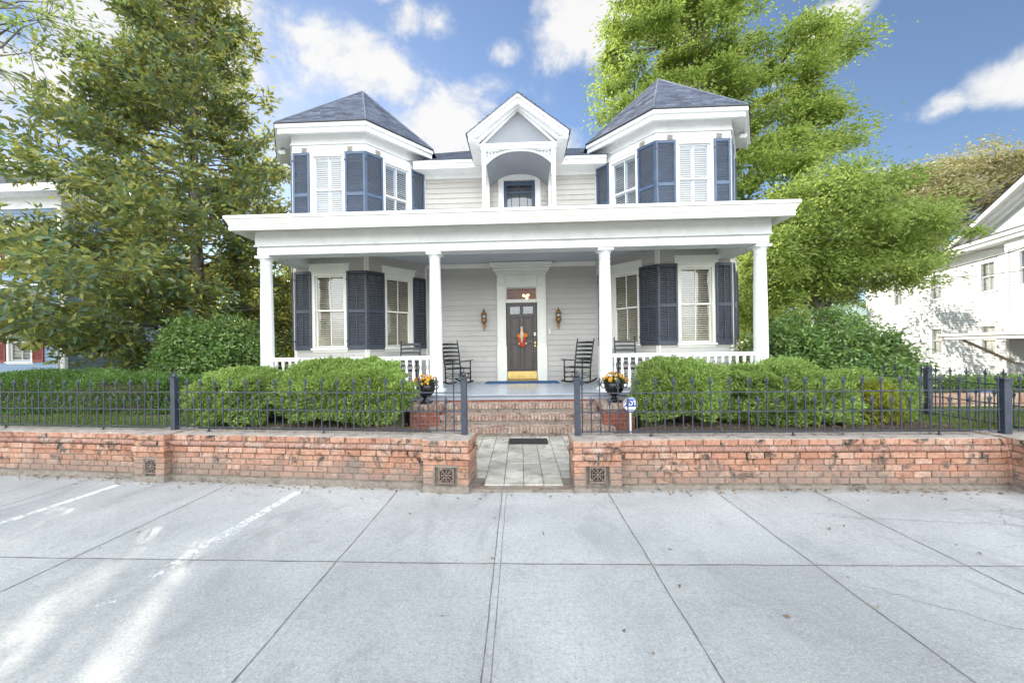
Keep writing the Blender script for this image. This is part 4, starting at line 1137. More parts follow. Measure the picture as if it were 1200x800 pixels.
# ------------------------------------------------------------------ urns of mums
def urns():
    for i, (x, lab) in enumerate(((-1.93, 'left'), (1.86, 'right'))):
        loc = (x, 8.08, .602)
        t = thing('garden_urn', 'glossy black footed urn on the %s step pedestal' % lab, 'planter', loc, 0, 'black urns on the step pedestals', world=False)
        m = MB(); m.box(-.12, .12, -.12, .12, 0, .035); m.lathe([(.11, .035), (.10, .055), (.05, .085), (.045, .11), (.07, .125)], (0, 0, 0), 20); m.build('urn_foot', URNBLACK, t, bevel=.005)
        m = MB(); m.lathe([(.06, .12), (.125, .16), (.175, .23), (.195, .31), (.19, .36), (.175, .385), (.20, .40), (.215, .415), (.20, .42), (.165, .40), (.15, .36)], (0, 0, 0), 28, cap=False)
        m.add([(.16 * math.cos(k * PI / 8), .16 * math.sin(k * PI / 8), .375) for k in range(16)], [tuple(range(16))])
        b = m.build('urn_bowl', URNBLACK, t)
        m = MB()
        for s in (-1, 1): m.tube([(s * .185, 0, .36), (s * .25, 0, .37), (s * .26, 0, .32), (s * .23, 0, .28), (s * .185, 0, .28)], .012, 6)
        for k in range(5):
            a = -PI / 2 + (k - 2) * .35; m.ball((.188 * math.cos(a), .188 * math.sin(a), .29), .022, 6, 5, (1, 1, 1.5))
        m.build('urn_handle', URNBLACK, b)
        p = thing('potted_mum', 'golden chrysanthemums filling the %s black urn' % lab, 'flowers', (x, 8.08, .602 + .38), 0, 'chrysanthemums in the urns', world=False)
        n = 420; d = rnd_dirs(n); d[:, 2] = np.abs(d[:, 2]); C = d * np.array([.24, .24, .15]) * RNG.uniform(.5, .95, (n, 1)) + np.array([0, 0, .0])
        V, F = leaf_mesh(C, d + RNG.normal(0, .4, (n, 3)), rnd_dirs(n), .055, .03); mesh_np('foliage', V, F, L_MUMG, p)
        parts = []
        for k in range(62):
            dd = rnd_dirs(1)[0]; dd[2] = abs(dd[2]) * .9 + .05; dd /= np.linalg.norm(dd)
            c = dd * np.array([.245, .245, .17]) * RNG.uniform(.92, 1.1) + np.array([0, 0, .02])
            a = np.cross(dd, [0.3, .2, 1.]); a /= np.linalg.norm(a); b2 = np.cross(dd, a)
            for ring, (nn, rr, up_) in enumerate(((13, .030, .1), (9, .020, .55))):
                g = 2 * PI * (np.arange(nn) + RNG.random()) / nn
                rad = np.cos(g)[:, None] * a + np.sin(g)[:, None] * b2
                D = rad + dd * up_; parts.append(leaf_mesh(c + D * rr * .5 + dd * .006 * ring, D, np.tile(dd, (nn, 1)), rr * 1.25, .013))
        V, F = join(parts); mesh_np('blossoms', V, F, L_MUM, p, kind='stuff')
urns()

# ------------------------------------------------------------------ rocking chairs
def chair():
    """ladder-back rocking chair, facing -y, origin on the floor under the seat"""
    t = thing('rocking_chair', 'black slat-back rocking chair on the porch left of the front door', 'rocking chair', (0, 0, 0), 0, 'black rocking chairs on the porch', world=False)
    hw = .27
    for s in (-1, 1):
        m = MB(); m.tube([(s * .235, .22, .07), (s * .24, .235, .44), (s * .25, .33, .85), (s * .255, .42, 1.16), (s * .255, .435, 1.22)], [.019, .021, .019, .018, .012], 8); m.build('back_post', BLACK, t)
        m = MB(); m.tube([(s * hw, -.26, .06), (s * hw, -.26, .25), (s * hw, -.26, .43), (s * hw, -.265, .645)], [.019, .022, .020, .017], 8); m.build('front_leg', BLACK, t)
        m = MB(); pts = []; n = 14
        for i in range(n + 1):
            y = -.42 + .98 * i / n; pts.append((y, .018 + .16 * ((y - .05) / .55) ** 2 * .55))
        for i in range(n):
            (ya, za), (yb, zb) = pts[i], pts[i + 1]
            m.add([(s * .255 - .016, ya, za), (s * .255 + .016, ya, za), (s * .255 + .016, yb, zb), (s * .255 - .016, yb, zb), (s * .255 - .016, ya, za + .045), (s * .255 + .016, ya, za + .045), (s * .255 + .016, yb, zb + .045), (s * .255 - .016, yb, zb + .045)], MB.BOXF)
        m.build('rocker', BLACK, t)
        m = MB(); xs = s * .275
        m.add([(xs - .05, -.35, .645), (xs + .05, -.35, .645), (xs + .03, .27, .60), (xs - .03, .27, .60), (xs - .05, -.35, .668), (xs + .05, -.35, .668), (xs + .03, .27, .622), (xs - .03, .27, .622)], MB.BOXF)
        m.build('armrest', BLACK, t, bevel=.006)
        m = MB()
        for z in (.17, .29): m.tube([(s * hw, -.26, z), (s * .24, .225, z + .01)], .011, 6)
        m.build('side_stretcher', BLACK, t)
    m = MB()
    for z in (.19, .31): m.tube([(-hw, -.26, z), (hw, -.26, z)], .011, 6)
    m.tube([(-.235, .225, .22), (.235, .225, .22)], .011, 6); m.build('cross_stretcher', BLACK, t)
    m = MB(); vs = []; nx, ny = 8, 8
    m.add([(-.28, -.28, .425), (.28, -.28, .425), (.245, .25, .395), (-.245, .25, .395), (-.28, -.28, .455), (.28, -.28, .455), (.245, .25, .425), (-.245, .25, .425)], MB.BOXF)
    for k in range(9): m.box(-.262 + k * .06, -.216 + k * .06, -.25, .2, .44, .449 + .006)
    m.build('seat', BLACK, t, bevel=.01)
    for z in (.55, .66, .77, .88, .99, 1.10):
        f = (z - .44) / .76; y = .235 + .195 * f; m = MB(); n = 8
        for i in range(n):
            a, b = -.235 + .47 * i / n, -.235 + .47 * (i + 1) / n; ca, cb = .035 * (1 - (a / .235) ** 2), .035 * (1 - (b / .235) ** 2)
            ha, hb = .028 + .012 * (1 - (a / .235) ** 2), .028 + .012 * (1 - (b / .235) ** 2)
            m.add([(a, y + ca - .006, z - .028), (b, y + cb - .006, z - .028), (b, y + cb + .006, z - .028), (a, y + ca + .006, z - .028),
                   (a, y + ca - .006 + .012, z + ha), (b, y + cb - .006 + .012, z + hb), (b, y + cb + .018, z + hb), (a, y + ca + .018, z + ha)], MB.BOXF)
        m.build('back_slat', BLACK, t)
    return t
ch = chair()
spots = [(-1.74, 10.95, R(38), 'black rocking chair just left of the front door, half behind a column'),
         (1.55, 10.85, R(-38), 'black rocking chair just right of the front door, turned towards the door'),
         (-2.86, 10.1, R(4), 'black rocking chair behind the left porch railing, in front of the bay window'),
         (2.66, 10.05, R(-4), 'black rocking chair behind the right porch railing, in front of the bay window')]
for i, (x, y, a, lab) in enumerate(spots):
    o = ch if i == 0 else copy_tree(ch)
    o.location = (x, y, ZF); o.rotation_euler = (0, 0, a); o['label'] = lab

# ------------------------------------------------------------------ alarm sign by the right pedestal
def text_mesh(txt, size, M_, mat, parent, name):
    cu = bpy.data.curves.new('lettering', 'FONT'); cu.body = txt; cu.size = size; cu.align_x = 'CENTER'; cu.align_y = 'CENTER'; cu.extrude = .0015; cu.offset = size * .022
    tmp = bpy.data.objects.new('lettering', cu); COL.objects.link(tmp)
    me = bpy.data.meshes.new_from_object(tmp.evaluated_get(bpy.context.evaluated_depsgraph_get()))
    bpy.data.objects.remove(tmp); me.transform(M_); me.materials.clear(); me.materials.append(mat)
    return link(name, me, parent)
def sign():
    t = thing('alarm_sign', 'blue octagonal ADT alarm sign on a stake beside the right step pedestal', 'sign', (1.46, 5.42, .42), 0, world=False); zc = .505
    o8 = lambda r: [(r * math.cos(PI / 8 + k * PI / 4), r * math.sin(PI / 8 + k * PI / 4) + zc) for k in range(8)]
    fr = Fr((0, 0), (1, 0)); m = MB(); m.fprism(fr, o8(.098), -.004, .0); b = m.build('sign_board', SIGNWHITE, t)
    m = MB(); m.fprism(fr, o8(.092), .0003, .0020); m.build('blue_face', SIGNBLUE, b)
    m = MB(); ring = o8(.080); ri = o8(.075)
    for k in range(8):
        if k in (5, 6): continue
        a, c = ring[k], ring[(k + 1) % 8]; d, e = ri[(k + 1) % 8], ri[k]; m.fprism(fr, [a, c, d, e], .0022, .0032)
    m.fprism(fr, [(-.058, zc - .072), (.058, zc - .072), (.072, zc - .034), (-.072, zc - .034)], .0022, .0034); m.build('white_border', SIGNWHITE, b)
    text_mesh('ADT', .083, Matrix.Translation((0, -.0030, zc + .012)) @ Matrix.Rotation(R(90), 4, 'X'), SIGNWHITE, b, 'lettering')
    m = MB(); m.box(-.011, .011, .005, .02, -.1, zc - .02); m.build('stake', PLASTICW, t)
sign()

# ------------------------------------------------------------------ vegetation
def boxwood(label, c, rad, n, mat, group, leaf=.056, sq=3.1, seed=1, zbase=.42, name='boxwood_shrub', cat='shrub', spiky=.5):
    """dense clipped shrub: leafy sprigs over a superellipsoid, dark twigs inside"""
    rg = np.random.default_rng(seed)
    t = thing(name, label, cat, (c[0], c[1], zbase), 0, group)
    d = rnd_dirs(n, rg); d[:, 2] = np.where(d[:, 2] < -.55, -d[:, 2], d[:, 2])
    k = (np.abs(d) ** sq).sum(1) ** (-1 / sq)
    q = rg.normal(size=(40, 3)); q = q / np.linalg.norm(q, axis=1, keepdims=True)
    lump = 1 + .085 * np.sin((d @ q[0]) * 7 + 1) + .07 * np.sin((d @ q[1]) * 11) + .05 * np.sin((d @ q[2]) * 19 + 2) + .035 * np.sin((d @ q[3]) * 31)
    depth = 1 - rg.exponential(.055, n).clip(0, .4) + rg.normal(0, .02, n).clip(-.03, .06)
    st = np.sin((d @ q[4]) * 40) * np.sin((d @ q[5]) * 37) * np.sin((d @ q[6]) * 43); depth = np.where((st > .45) & (d[:, 2] > .1), depth + rg.uniform(0, .09, n), depth)
    depth = np.where(st < -.62, depth - rg.uniform(.0, .22, n), depth)
    P = d * (k * lump * depth)[:, None] * np.array(rad)
    P[:, 2] = np.maximum(P[:, 2], -rad[2] + .04)
    C = P + np.array(c)
    out = unit(d / np.array(rad))
    D = out * .9 + rg.normal(0, spiky, (n, 3)) + np.array([0, 0, .35])
    V, F = leaf_mesh(C, D, rnd_dirs(n, rg) + np.array([0, -.2, .6]), leaf * rg.uniform(.6, 1.35, n), leaf * .36 * rg.uniform(.8, 1.2, n))
    mesh_np('foliage', V, F, mat, t)
    m = MB(); rr = random.Random(seed)
    for i in range(26):
        a = rr.uniform(0, 2 * PI); e = rr.uniform(.2, 1.4); s = .80
        tip = (c[0] + rad[0] * s * math.cos(a) * math.cos(e), c[1] + rad[1] * s * math.sin(a) * math.cos(e), c[2] + rad[2] * s * math.sin(e) * .95)
        m.tube([(c[0] + rr.uniform(-.3, .3) * rad[0], c[1] + rr.uniform(-.2, .2) * rad[1], zbase - .05), (c[0] + (tip[0] - c[0]) * .5, c[1] + (tip[1] - c[1]) * .5, zbase + (tip[2] - zbase) * .5), tip], [.018, .012, .005], 5)
    m.build('stems', BARK, t)
    # inner mass of old leaves and twigs
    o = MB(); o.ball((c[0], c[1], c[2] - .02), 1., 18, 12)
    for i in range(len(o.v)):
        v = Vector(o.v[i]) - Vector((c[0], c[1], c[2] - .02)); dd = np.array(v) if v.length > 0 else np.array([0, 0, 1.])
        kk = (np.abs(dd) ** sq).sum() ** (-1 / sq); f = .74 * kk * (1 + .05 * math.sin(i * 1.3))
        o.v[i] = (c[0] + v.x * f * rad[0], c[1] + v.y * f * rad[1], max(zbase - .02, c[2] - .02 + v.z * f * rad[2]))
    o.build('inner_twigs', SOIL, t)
    return t
G = 'boxwoods along the porch front'
boxwood('smaller light green boxwood at the left end of the front row', (-4.97, 7.05, .84), (.78, .70, .50), 40000, L_BOX, G, seed=11)
boxwood('big rounded boxwood left of the steps, reaching the urn pedestal', (-3.10, 7.0, .90), (1.05, .70, .56), 56000, L_BOX, G, seed=12)
boxwood('rounded boxwood right of the steps, next to the urn pedestal', (2.66, 6.95, .88), (.66, .66, .53), 38000, L_BOX, G, seed=13)
boxwood('wide boxwood at the right end of the front row', (4.42, 7.0, .80), (1.02, .74, .55), 54000, L_BOX, G, seed=14)
boxwood('yellow green golden shrub at the right end of the boxwoods', (5.62, 6.75, .68), (.36, .36, .36), 7000, L_BOXY, None, seed=15, name='golden_shrub')
boxwood('small dark green shrub beyond the golden shrub', (6.05, 6.95, .70), (.36, .36, .36), 7000, L_BOX, None, seed=16, name='small_shrub')
boxwood('long low clipped dark hedge at the far left of the lawn', (-10.4, 8.35, .72), (3.6, .55, .54), 95000, L_HEDGE, None, leaf=.05, sq=7, seed=17, name='clipped_hedge', cat='hedge')

def ellipsoid_clumps(ells, n, rg, inner=.35):
    vol = np.array([a[3] * a[4] * a[5] for a in ells]) ** .7; vol /= vol.sum()
    out = []
    for i in rg.choice(len(ells), n, p=vol):
        cx, cy, cz, rx, ry, rz = ells[i]; d = rnd_dirs(1, rg)[0]
        r = rg.uniform(inner ** 3, 1) ** (1 / 3.)
        out.append((cx + d[0] * rx * r, cy + d[1] * ry * r, cz + d[2] * rz * r))
    return np.array(out)
def tree(name, label, cat, base_, trunk, ells, nclump, clump_r, nleaf, leaf, mat, seed, group=None, bark=BARK, r0=.3, aspect=.55, flat=.55, droop=.0, nlimb=9, inner=.3, bare=0):
    """trunk path, limbs out to the crown's lobes, twigs to every clump, leaves round each twig"""
    rg = np.random.default_rng(seed); rr = random.Random(seed)
    t = thing(name, label, cat, base_, 0, group)
    m = MB(); tp = [Vector(p) for p in trunk]; n = len(tp)
    m.tube([tp[0] + (tp[1] - tp[0]) * -.02] + tp, [r0 * 1.35] + [r0 * (1 - .6 * i / (n - 1)) for i in range(n)], 10)
    cl = ellipsoid_clumps(ells, nclump, rg, inner)
    hubs = ellipsoid_clumps([(a[0], a[1], a[2], a[3] * .55, a[4] * .55, a[5] * .5) for a in ells], nlimb * 3, rg, .2)
    attach = []
    for i, h in enumerate(hubs):
        h = Vector(h); f = rr.uniform(.45, 1.) * (n - 1); j = min(int(f), n - 2); s = tp[j].lerp(tp[j + 1], f - j)
        if s.z > h.z - .3: s = tp[j].copy() if tp[j].z < h.z - .2 else tp[max(0, j - 1)].copy()
        mid = s.lerp(h, .5) + Vector((rr.gauss(0, .06), rr.gauss(0, .06), .12)) * (h - s).length
        q1 = s.lerp(mid, .55) + Vector((rr.gauss(0, .04), rr.gauss(0, .04), .0)) * (h - s).length
        rad = r0 * .34 * min(1, .35 + (h - s).length / 9)
        m.tube([s, q1, mid, mid.lerp(h, .55) + Vector((0, 0, .04)) * (h - s).length, h], [rad, rad * .8, rad * .6, rad * .4, rad * .2], 6)
        attach += [(mid, rad * .4), (h, rad * .22), (mid.lerp(h, .5), rad * .35)]
    AP = np.array([tuple(a[0]) for a in attach])
    for c in cl:
        k = int(np.argmin(((AP - c) ** 2).sum(1))); s = Vector(AP[k]); c_ = Vector(c); r_ = max(.008, min(attach[k][1], .035))
        mid = s.lerp(c_, .55) + Vector((rr.gauss(0, .08), rr.gauss(0, .08), .06)) * (c_ - s).length
        m.tube([s, mid, c_], [r_, r_ * .7, r_ * .35], 4)
    m.build('trunk', bark, t)
    per = max(3, nleaf // nclump); N = per * nclump
    sz = np.repeat(clump_r * rg.uniform(.55, 1.35, nclump), per)[:, None]
    off = rg.normal(0, .5, (N, 3)) * sz * np.array([1, 1, flat])
    C = np.repeat(cl, per, 0) + off; C[:, 2] -= droop * (off[:, 0] ** 2 + off[:, 1] ** 2)
    C[:, 2] = np.maximum(C[:, 2], base_[2] + .15)
    D = unit(off * np.array([1, 1, .6]) + rg.normal(0, .35, (N, 3)) * sz) + np.array([0, 0, -.15])
    V, F = leaf_mesh(C, D, rg.normal(0, .55, (N, 3)) + np.array([0, 0, .75]), leaf * rg.lognormal(0, .3, N).clip(.45, 1.7), leaf * aspect * rg.uniform(.7, 1.25, N))
    mesh_np('crown', V, F, mat, t)
    return t

GAP = ([(-3.1, 1.2), (-2.4, 1.2), (-2.9, 2.5), (-3.3, 3.5), (-3.5, 3.9), (-3.7, 3.9), (-3.35, 2.6)], [(-1.98, 1.2), (-1.65, 1.2), (-2.38, 2.6), (-2.85, 3.6), (-3.02, 3.6), (-2.62, 2.6)])
def in_gap(x, y):
    x = np.atleast_1d(x); y = np.atleast_1d(y); lo = np.zeros(len(x), bool)
    for poly in GAP:
        ins = np.zeros(len(x), bool)
        for i in range(len(poly)):
            (xi, yi), (xj, yj) = poly[i], poly[i - 1]
            ins ^= ((yi > y) != (yj > y)) & (x < (xj - xi) * (y - yi) / (yj - yi + 1e-9) + xi)
        lo |= ins
    return lo
def shades_gap(pts):
    q = np.array([tuple(p - sd * (p.z / sd.z)) for p in pts]); return bool(in_gap(q[:, 0], q[:, 1]).any())
def magnolia():
    rg = np.random.default_rng(21); rr = random.Random(21)
    bx, by = -10.45, 12.6
    t = thing('magnolia_tree', 'tall magnolia with big glossy leaves left of the house, sky showing through it', 'tree', (bx, by, .45))
    m = MB(); H = 19.; tr = lambda z: Vector((bx + .10 * math.sin(z * .5), by + .08 * math.cos(z * .6), z))
    m.tube([tr(z) for z in np.arange(.3, H, 1.2)], [.20 * (1 - z / (H + .5)) + .02 for z in np.arange(.3, H, 1.2)], 9)
    C = []; D = []
    z = .9
    while z < H - .4:
        rmax = 5.3 * (1 - ((z - 2.2) / (H - 2.6)) ** 1.25) if z > 4.5 else 5.9 - .2 * z
        for k in range(rr.randint(5, 7)):
            a = rr.uniform(0, 2 * PI); L = rmax * rr.uniform(.45, 1.0)
            if math.cos(a) > 0: L *= 1 - .28 * math.cos(a)
            s = tr(z); d = Vector((math.cos(a), math.sin(a), 0)); rise = rr.uniform(.10, .32)
            pts = [s + d * (L * f) + Vector((0, 0, L * (rise * f - .12 * f * f + .10 * f ** 3))) + Vector((rr.gauss(0, .03), rr.gauss(0, .03), rr.gauss(0, .03))) * L for f in (0, .25, .5, .75, 1.)]
            if shades_gap([pts[a_].lerp(pts[a_ + 1], f_) for a_ in range(4) for f_ in (.3, .65, 1.)]): pts_ = pts[:2]
            else: pts_ = pts
            m.tube(pts_, [.045 * L / 5 + .012, .035 * L / 5 + .01, .026 * L / 5 + .008, .016, .007][:len(pts_)], 5)
            nt = int(6 + L * (9.5 if z < 6 else 7.8 if z < 10 else 5.8))
            for j in range(nt):
                f = rr.uniform(.28, 1.) ** .8; i = min(3, int(f * 4)); p = pts[i].lerp(pts[i + 1], f * 4 - i)
                side = d.cross(Vector((0, 0, 1))) * rr.uniform(-1, 1) + d * rr.uniform(.1, .7) + Vector((0, 0, rr.uniform(-.25, .55)))
                side.normalize(); q = p + side * rr.uniform(.2, .85) * (.5 + .5 * L / 5)
                if rr.random() < .45 and not shades_gap([p, p.lerp(q, .5), q]): m.tube([p, p.lerp(q, .5) + Vector((0, 0, .03)), q], [.009, .007, .004], 4)
                nl = rr.randint(9, 17)
                for _ in range(nl):
                    C.append((q.x + rr.gauss(0, .13), q.y + rr.gauss(0, .13), q.z + rr.gauss(0, .10))); D.append((C[-1][0] - q.x + side.x * .10, C[-1][1] - q.y + side.y * .10, C[-1][2] - q.z + .02))
        z += rr.uniform(.28, .46)
    m.build('trunk', PALEBARK, t)
    C = np.array(C); D = np.array(D); ok = ~((C[:, 0] > -8.1) & (C[:, 2] > 3.8) & (C[:, 2] < 7.) & (rg.random(len(C)) < .6)) & ~((C[:, 0] > -7.0) & (C[:, 2] < 8.2) & (C[:, 1] > 8)) & ~((C[:, 0] > -6.6)); C, D = C[ok], D[ok]
    G = C - np.array(sd)[None, :] * (C[:, 2:3] / sd.z)      # an opening in the crown lets low sun through to the lot
    lo = in_gap(G[:, 0], G[:, 1])
    keep = ~lo | (rg.random(len(C)) < .05); C, D = C[keep], D[keep]; N = len(C)
    V, F = leaf_mesh(C, D, rg.normal(0, .6, (N, 3)) + np.array([0, 0, .7]), .20 * rg.uniform(.65, 1.3, N), .088 * rg.uniform(.8, 1.2, N), .15)
    mesh_np('crown', V, F, L_MAG, t)
magnolia()
tree('camellia_bush', 'rounded dark glossy camellia bush between the magnolia and the left porch column', 'bush', (-7.6, 9.9, .45), [(-7.6, 9.9, .4), (-7.6, 9.9, 1.1), (-7.65, 9.95, 1.8)],
     [(-7.75, 9.9, 1.5, 1.25, 1.1, 1.2), (-6.95, 9.7, 1.3, .75, .8, .95), (-8.5, 9.8, 1.2, .8, .8, .9)], 420, .24, 21000, .095, L_CAM, 31, 'glossy camellia bushes', r0=.06, flat=.9, inner=.62)
tree('camellia_bush', 'large spreading dark camellia bush right of the porch, in front of the white house', 'bush', (7.4, 10.0, .42), [(7.4, 10., .4), (7.4, 10., 1.0), (7.5, 10., 1.7)],
     [(7.3, 9.9, 1.35, 1.45, 1.2, 1.15), (6.2, 9.8, 1.2, .9, .9, .95), (8.2, 9.7, 1.0, .75, .9, .75), (7.3, 8.6, .85, .8, .7, .45)], 560, .25, 30000, .10, L_CAM, 32, 'glossy camellia bushes', r0=.07, flat=.9, inner=.6)
# the great oak behind the house
tree('oak_tree', 'huge bright green oak rising behind the right side of the house', 'tree', (12.0, 24.5, -.9), [(12, 24.5, -1), (11.9, 24.5, 3), (11.6, 24.4, 6), (11.2, 24.3, 10), (10.8, 24.2, 14), (10.5, 24, 18)],
     [(8.0, 23.5, 19.5, 3.0, 3, 2.6), (11.3, 24, 20.3, 3.0, 3.2, 3.4), (9.8, 24, 15.5, 3.4, 3, 2.8), (6.6, 23, 15.6, 2.0, 2, 1.9), (14.6, 24.5, 15.5, 3.2, 3, 2.4), (15.6, 24, 17.8, 2.4, 2.6, 1.7), (17.0, 24, 13.7, 2.4, 2.4, 1.4), (13.5, 23.5, 11.0, 3.4, 3, 2.6), (12.2, 24, 7.0, 3.2, 3, 2.6), (14.5, 24, 8.5, 2.5, 2.5, 1.8), (18.3, 24, 18.9, 1.5, 1.6, .9), (9.5, 24, 23.5, 3.2, 3, 2.5)],
     520, .95, 112000, .21, L_OAK, 41, 'oaks beyond the house', PALEBARK, r0=.55, inner=.6, flat=.42, nlimb=14)
tree('oak_tree', 'lower spreading light green oak beside the right porch corner, overlapping the white house', 'tree', (12.6, 17.0, -.9), [(12.6, 17, -1), (12.4, 17, 1.5), (12.2, 16.9, 3.2), (12.6, 16.8, 5.)],
     [(12.8, 16.6, 6.4, 3.0, 2.6, 2.0), (10.4, 16.8, 5.0, 2.0, 2.2, 1.6), (15.3, 16.6, 6.0, 2.0, 2.0, 1.3), (13.5, 16.4, 4.3, 2.4, 2.0, .9), (10.2, 17.4, 3.3, 1.8, 1.8, 1.3), (13.2, 17, 8.0, 1.6, 1.6, .9)],
     300, .66, 60000, .15, L_OAKY, 42, 'oaks beyond the house', PALEBARK, r0=.3, inner=.55, flat=.6, nlimb=10)
tree('autumn_tree', 'pale brownish green tree behind the white house at the far right', 'tree', (43., 44., -.9), [(43, 44, -1), (43, 44, 5), (43, 44, 10), (43, 44, 14)],
     [(36, 43, 14.5, 5, 4, 3.), (42, 44, 17.0, 5, 4, 3.), (48, 44, 18.5, 6, 4, 3.5), (55, 44, 18, 5, 4, 4)], 260, 1.5, 26000, .36, L_FALL, 43, None, PALEBARK, r0=.5, flat=.45, nlimb=10)
for i, (x, y, lab, mat, ells, sd_) in enumerate((
        (9.5, 33., 'yellowish tree far behind the right porch corner', L_YEL, [(12, 33, 5, 5, 3, 4.5), (17, 33, 3, 4, 3, 3.5), (22, 34, 4.5, 4, 3, 4), (9, 33, 8, 4, 3, 4)], 51),
        (-11.0, 24., 'yellow green tree seen behind the left porch column', L_YEL, [(-11.5, 24, 4, 3.4, 2, 3.4), (-15, 24.5, 4.0, 3, 2, 3.2)], 52),
        (27.0, 52., 'dim green tree far behind the white house', L_OAK, [(24, 52, 8, 6, 4, 6), (32, 52, 8, 6, 4, 6), (40, 54, 8, 6, 4, 6)], 53),
        (-33., 38., 'dim green tree far behind the blue house', L_OAK, [(-36, 38, 8, 6, 4, 6), (-28, 38, 7, 5, 4, 5.5), (-22, 40, 6, 5, 4, 5), (-46, 40, 9, 6, 4, 6)], 54))):
    tree('background_tree', lab, 'tree', (x, y, -.9), [(x, y, -1), (x, y, 2), (x + .2, y, 5)], ells, 200, 1.2, 20000, .28, mat, sd_, 'background trees', r0=.25, flat=.6, nlimb=8)
# thin branches reaching in at the upper left corner
tree('sparse_tree', 'sparse leaning tree with thin bare branches at the upper left edge', 'tree', (-14.6, 8.6, .45), [(-14.6, 8.6, .4), (-14.4, 8.6, 3), (-14.0, 8.6, 6), (-13.2, 8.6, 8.5), (-12.0, 8.6, 10)],
     [(-11.2, 8.4, 8.6, 2.2, 1.2, 1.2), (-10.4, 8.6, 9.6, 1.8, 1.2, .8), (-12.5, 8.5, 10.5, 2, 1.5, 1.2), (-12.5, 8.6, 6.3, 1.4, 1.0, .6)], 150, .30, 2100, .11, L_OAKY, 61, None, PALEBARK, r0=.16, flat=.5, nlimb=9)

# ------------------------------------------------------------------ grass and litter
def grass():
    rg = np.random.default_rng(71); P = []
    for x0, x1, y0, y1, z, n in ((-11, -5.6, 5.9, 8.2, .452, 12000), (-5.6, -5.0, 5.6, 6.6, .452, 1200), (6.2, 9.0, 5.6, 8.1, .422, 12000), (-1.7, -1.25, 5.25, 5.7, .452, 300)):
        C = np.stack([rg.uniform(x0, x1, n), rg.uniform(y0, y1, n), np.full(n, z)], 1)
        patch = np.sin(C[:, 0] * 2.1 + 1) * np.sin(C[:, 1] * 2.7) + rg.normal(0, .4, n); C = C[patch > -.45]; n = len(C)
        D = rg.normal(0, .45, (n, 3)) + np.array([0, 0, 1.]); h = rg.uniform(.03, .085, n); C[:, 2] += h * .45
        P.append(leaf_mesh(C, D, rnd_dirs(n, rg), h, .007))
    V, F = join(P); o = mesh_np('grass', V, F, L_GRASS, kind='stuff'); tag(o, 'short patchy lawn grass behind the iron fence', 'grass')
    P = []; n = 420
    X = rg.uniform(-7.5, 5.5, n); Y = np.where(X < -1.1, 4.82 - .095 * (X + 1.1), 4.83) - .02 - rg.exponential(.08, n); C = np.stack([X, Y, np.full(n, .012)], 1)
    far = np.stack([rg.uniform(-6, 6, 34), rg.uniform(1.8, 4.6, 34), np.full(34, .010)], 1)
    bed = np.stack([np.where(rg.random(1600) < .5, rg.uniform(-5.9, -1.3, 1600), rg.uniform(1.3, 8.6, 1600)), rg.uniform(5.7, 6.6, 1600), rg.uniform(.455, .475, 1600)], 1)
    stp = np.stack([rg.uniform(-1.6, 1.6, 60), rg.uniform(6.9, 7.45, 60), np.full(60, .062)], 1)
    top = np.stack([rg.uniform(-5, 5, 60), np.full(60, 5.1) + rg.normal(0, .05, 60), np.full(60, .622)], 1); top = top[np.abs(top[:, 0]) > 1.2]; top[:, 1] = np.where(top[:, 0] < 0, top[:, 1] - .095 * (top[:, 0] + 1.1) - .08, top[:, 1] - .08); top[:, 2] = np.where(top[:, 0] < 0, .622, .597)
    C = np.concatenate([C, far, bed, stp, top]); n = len(C); D = rg.normal(0, 1, (n, 3)) * np.array([1, 1, .12])
    V, F = leaf_mesh(C, D, rg.normal(0, .25, (n, 3)) + np.array([0, 0, 1.]), rg.uniform(.02, .055, n), rg.uniform(.012, .028, n), .3)
    o = mesh_np('fallen_leaves', V, F, L_DEAD, kind='stuff'); tag(o, 'dry brown leaves scattered along the wall and beds', 'leaves')
    b = MB(); b.hull2([(-5.9, 5.68), (-1.22, 5.22), (-1.22, 5.74), (-1.78, 6.3), (-2.3, 6.6), (-5.9, 6.6)], .40, .454); b.hull2([(1.22, 5.22), (6.4, 5.22), (6.4, 6.6), (2.3, 6.6), (1.78, 6.3), (1.22, 5.74)], .38, .425); b.build('mulch_bed', SOIL, kind='structure')
grass()

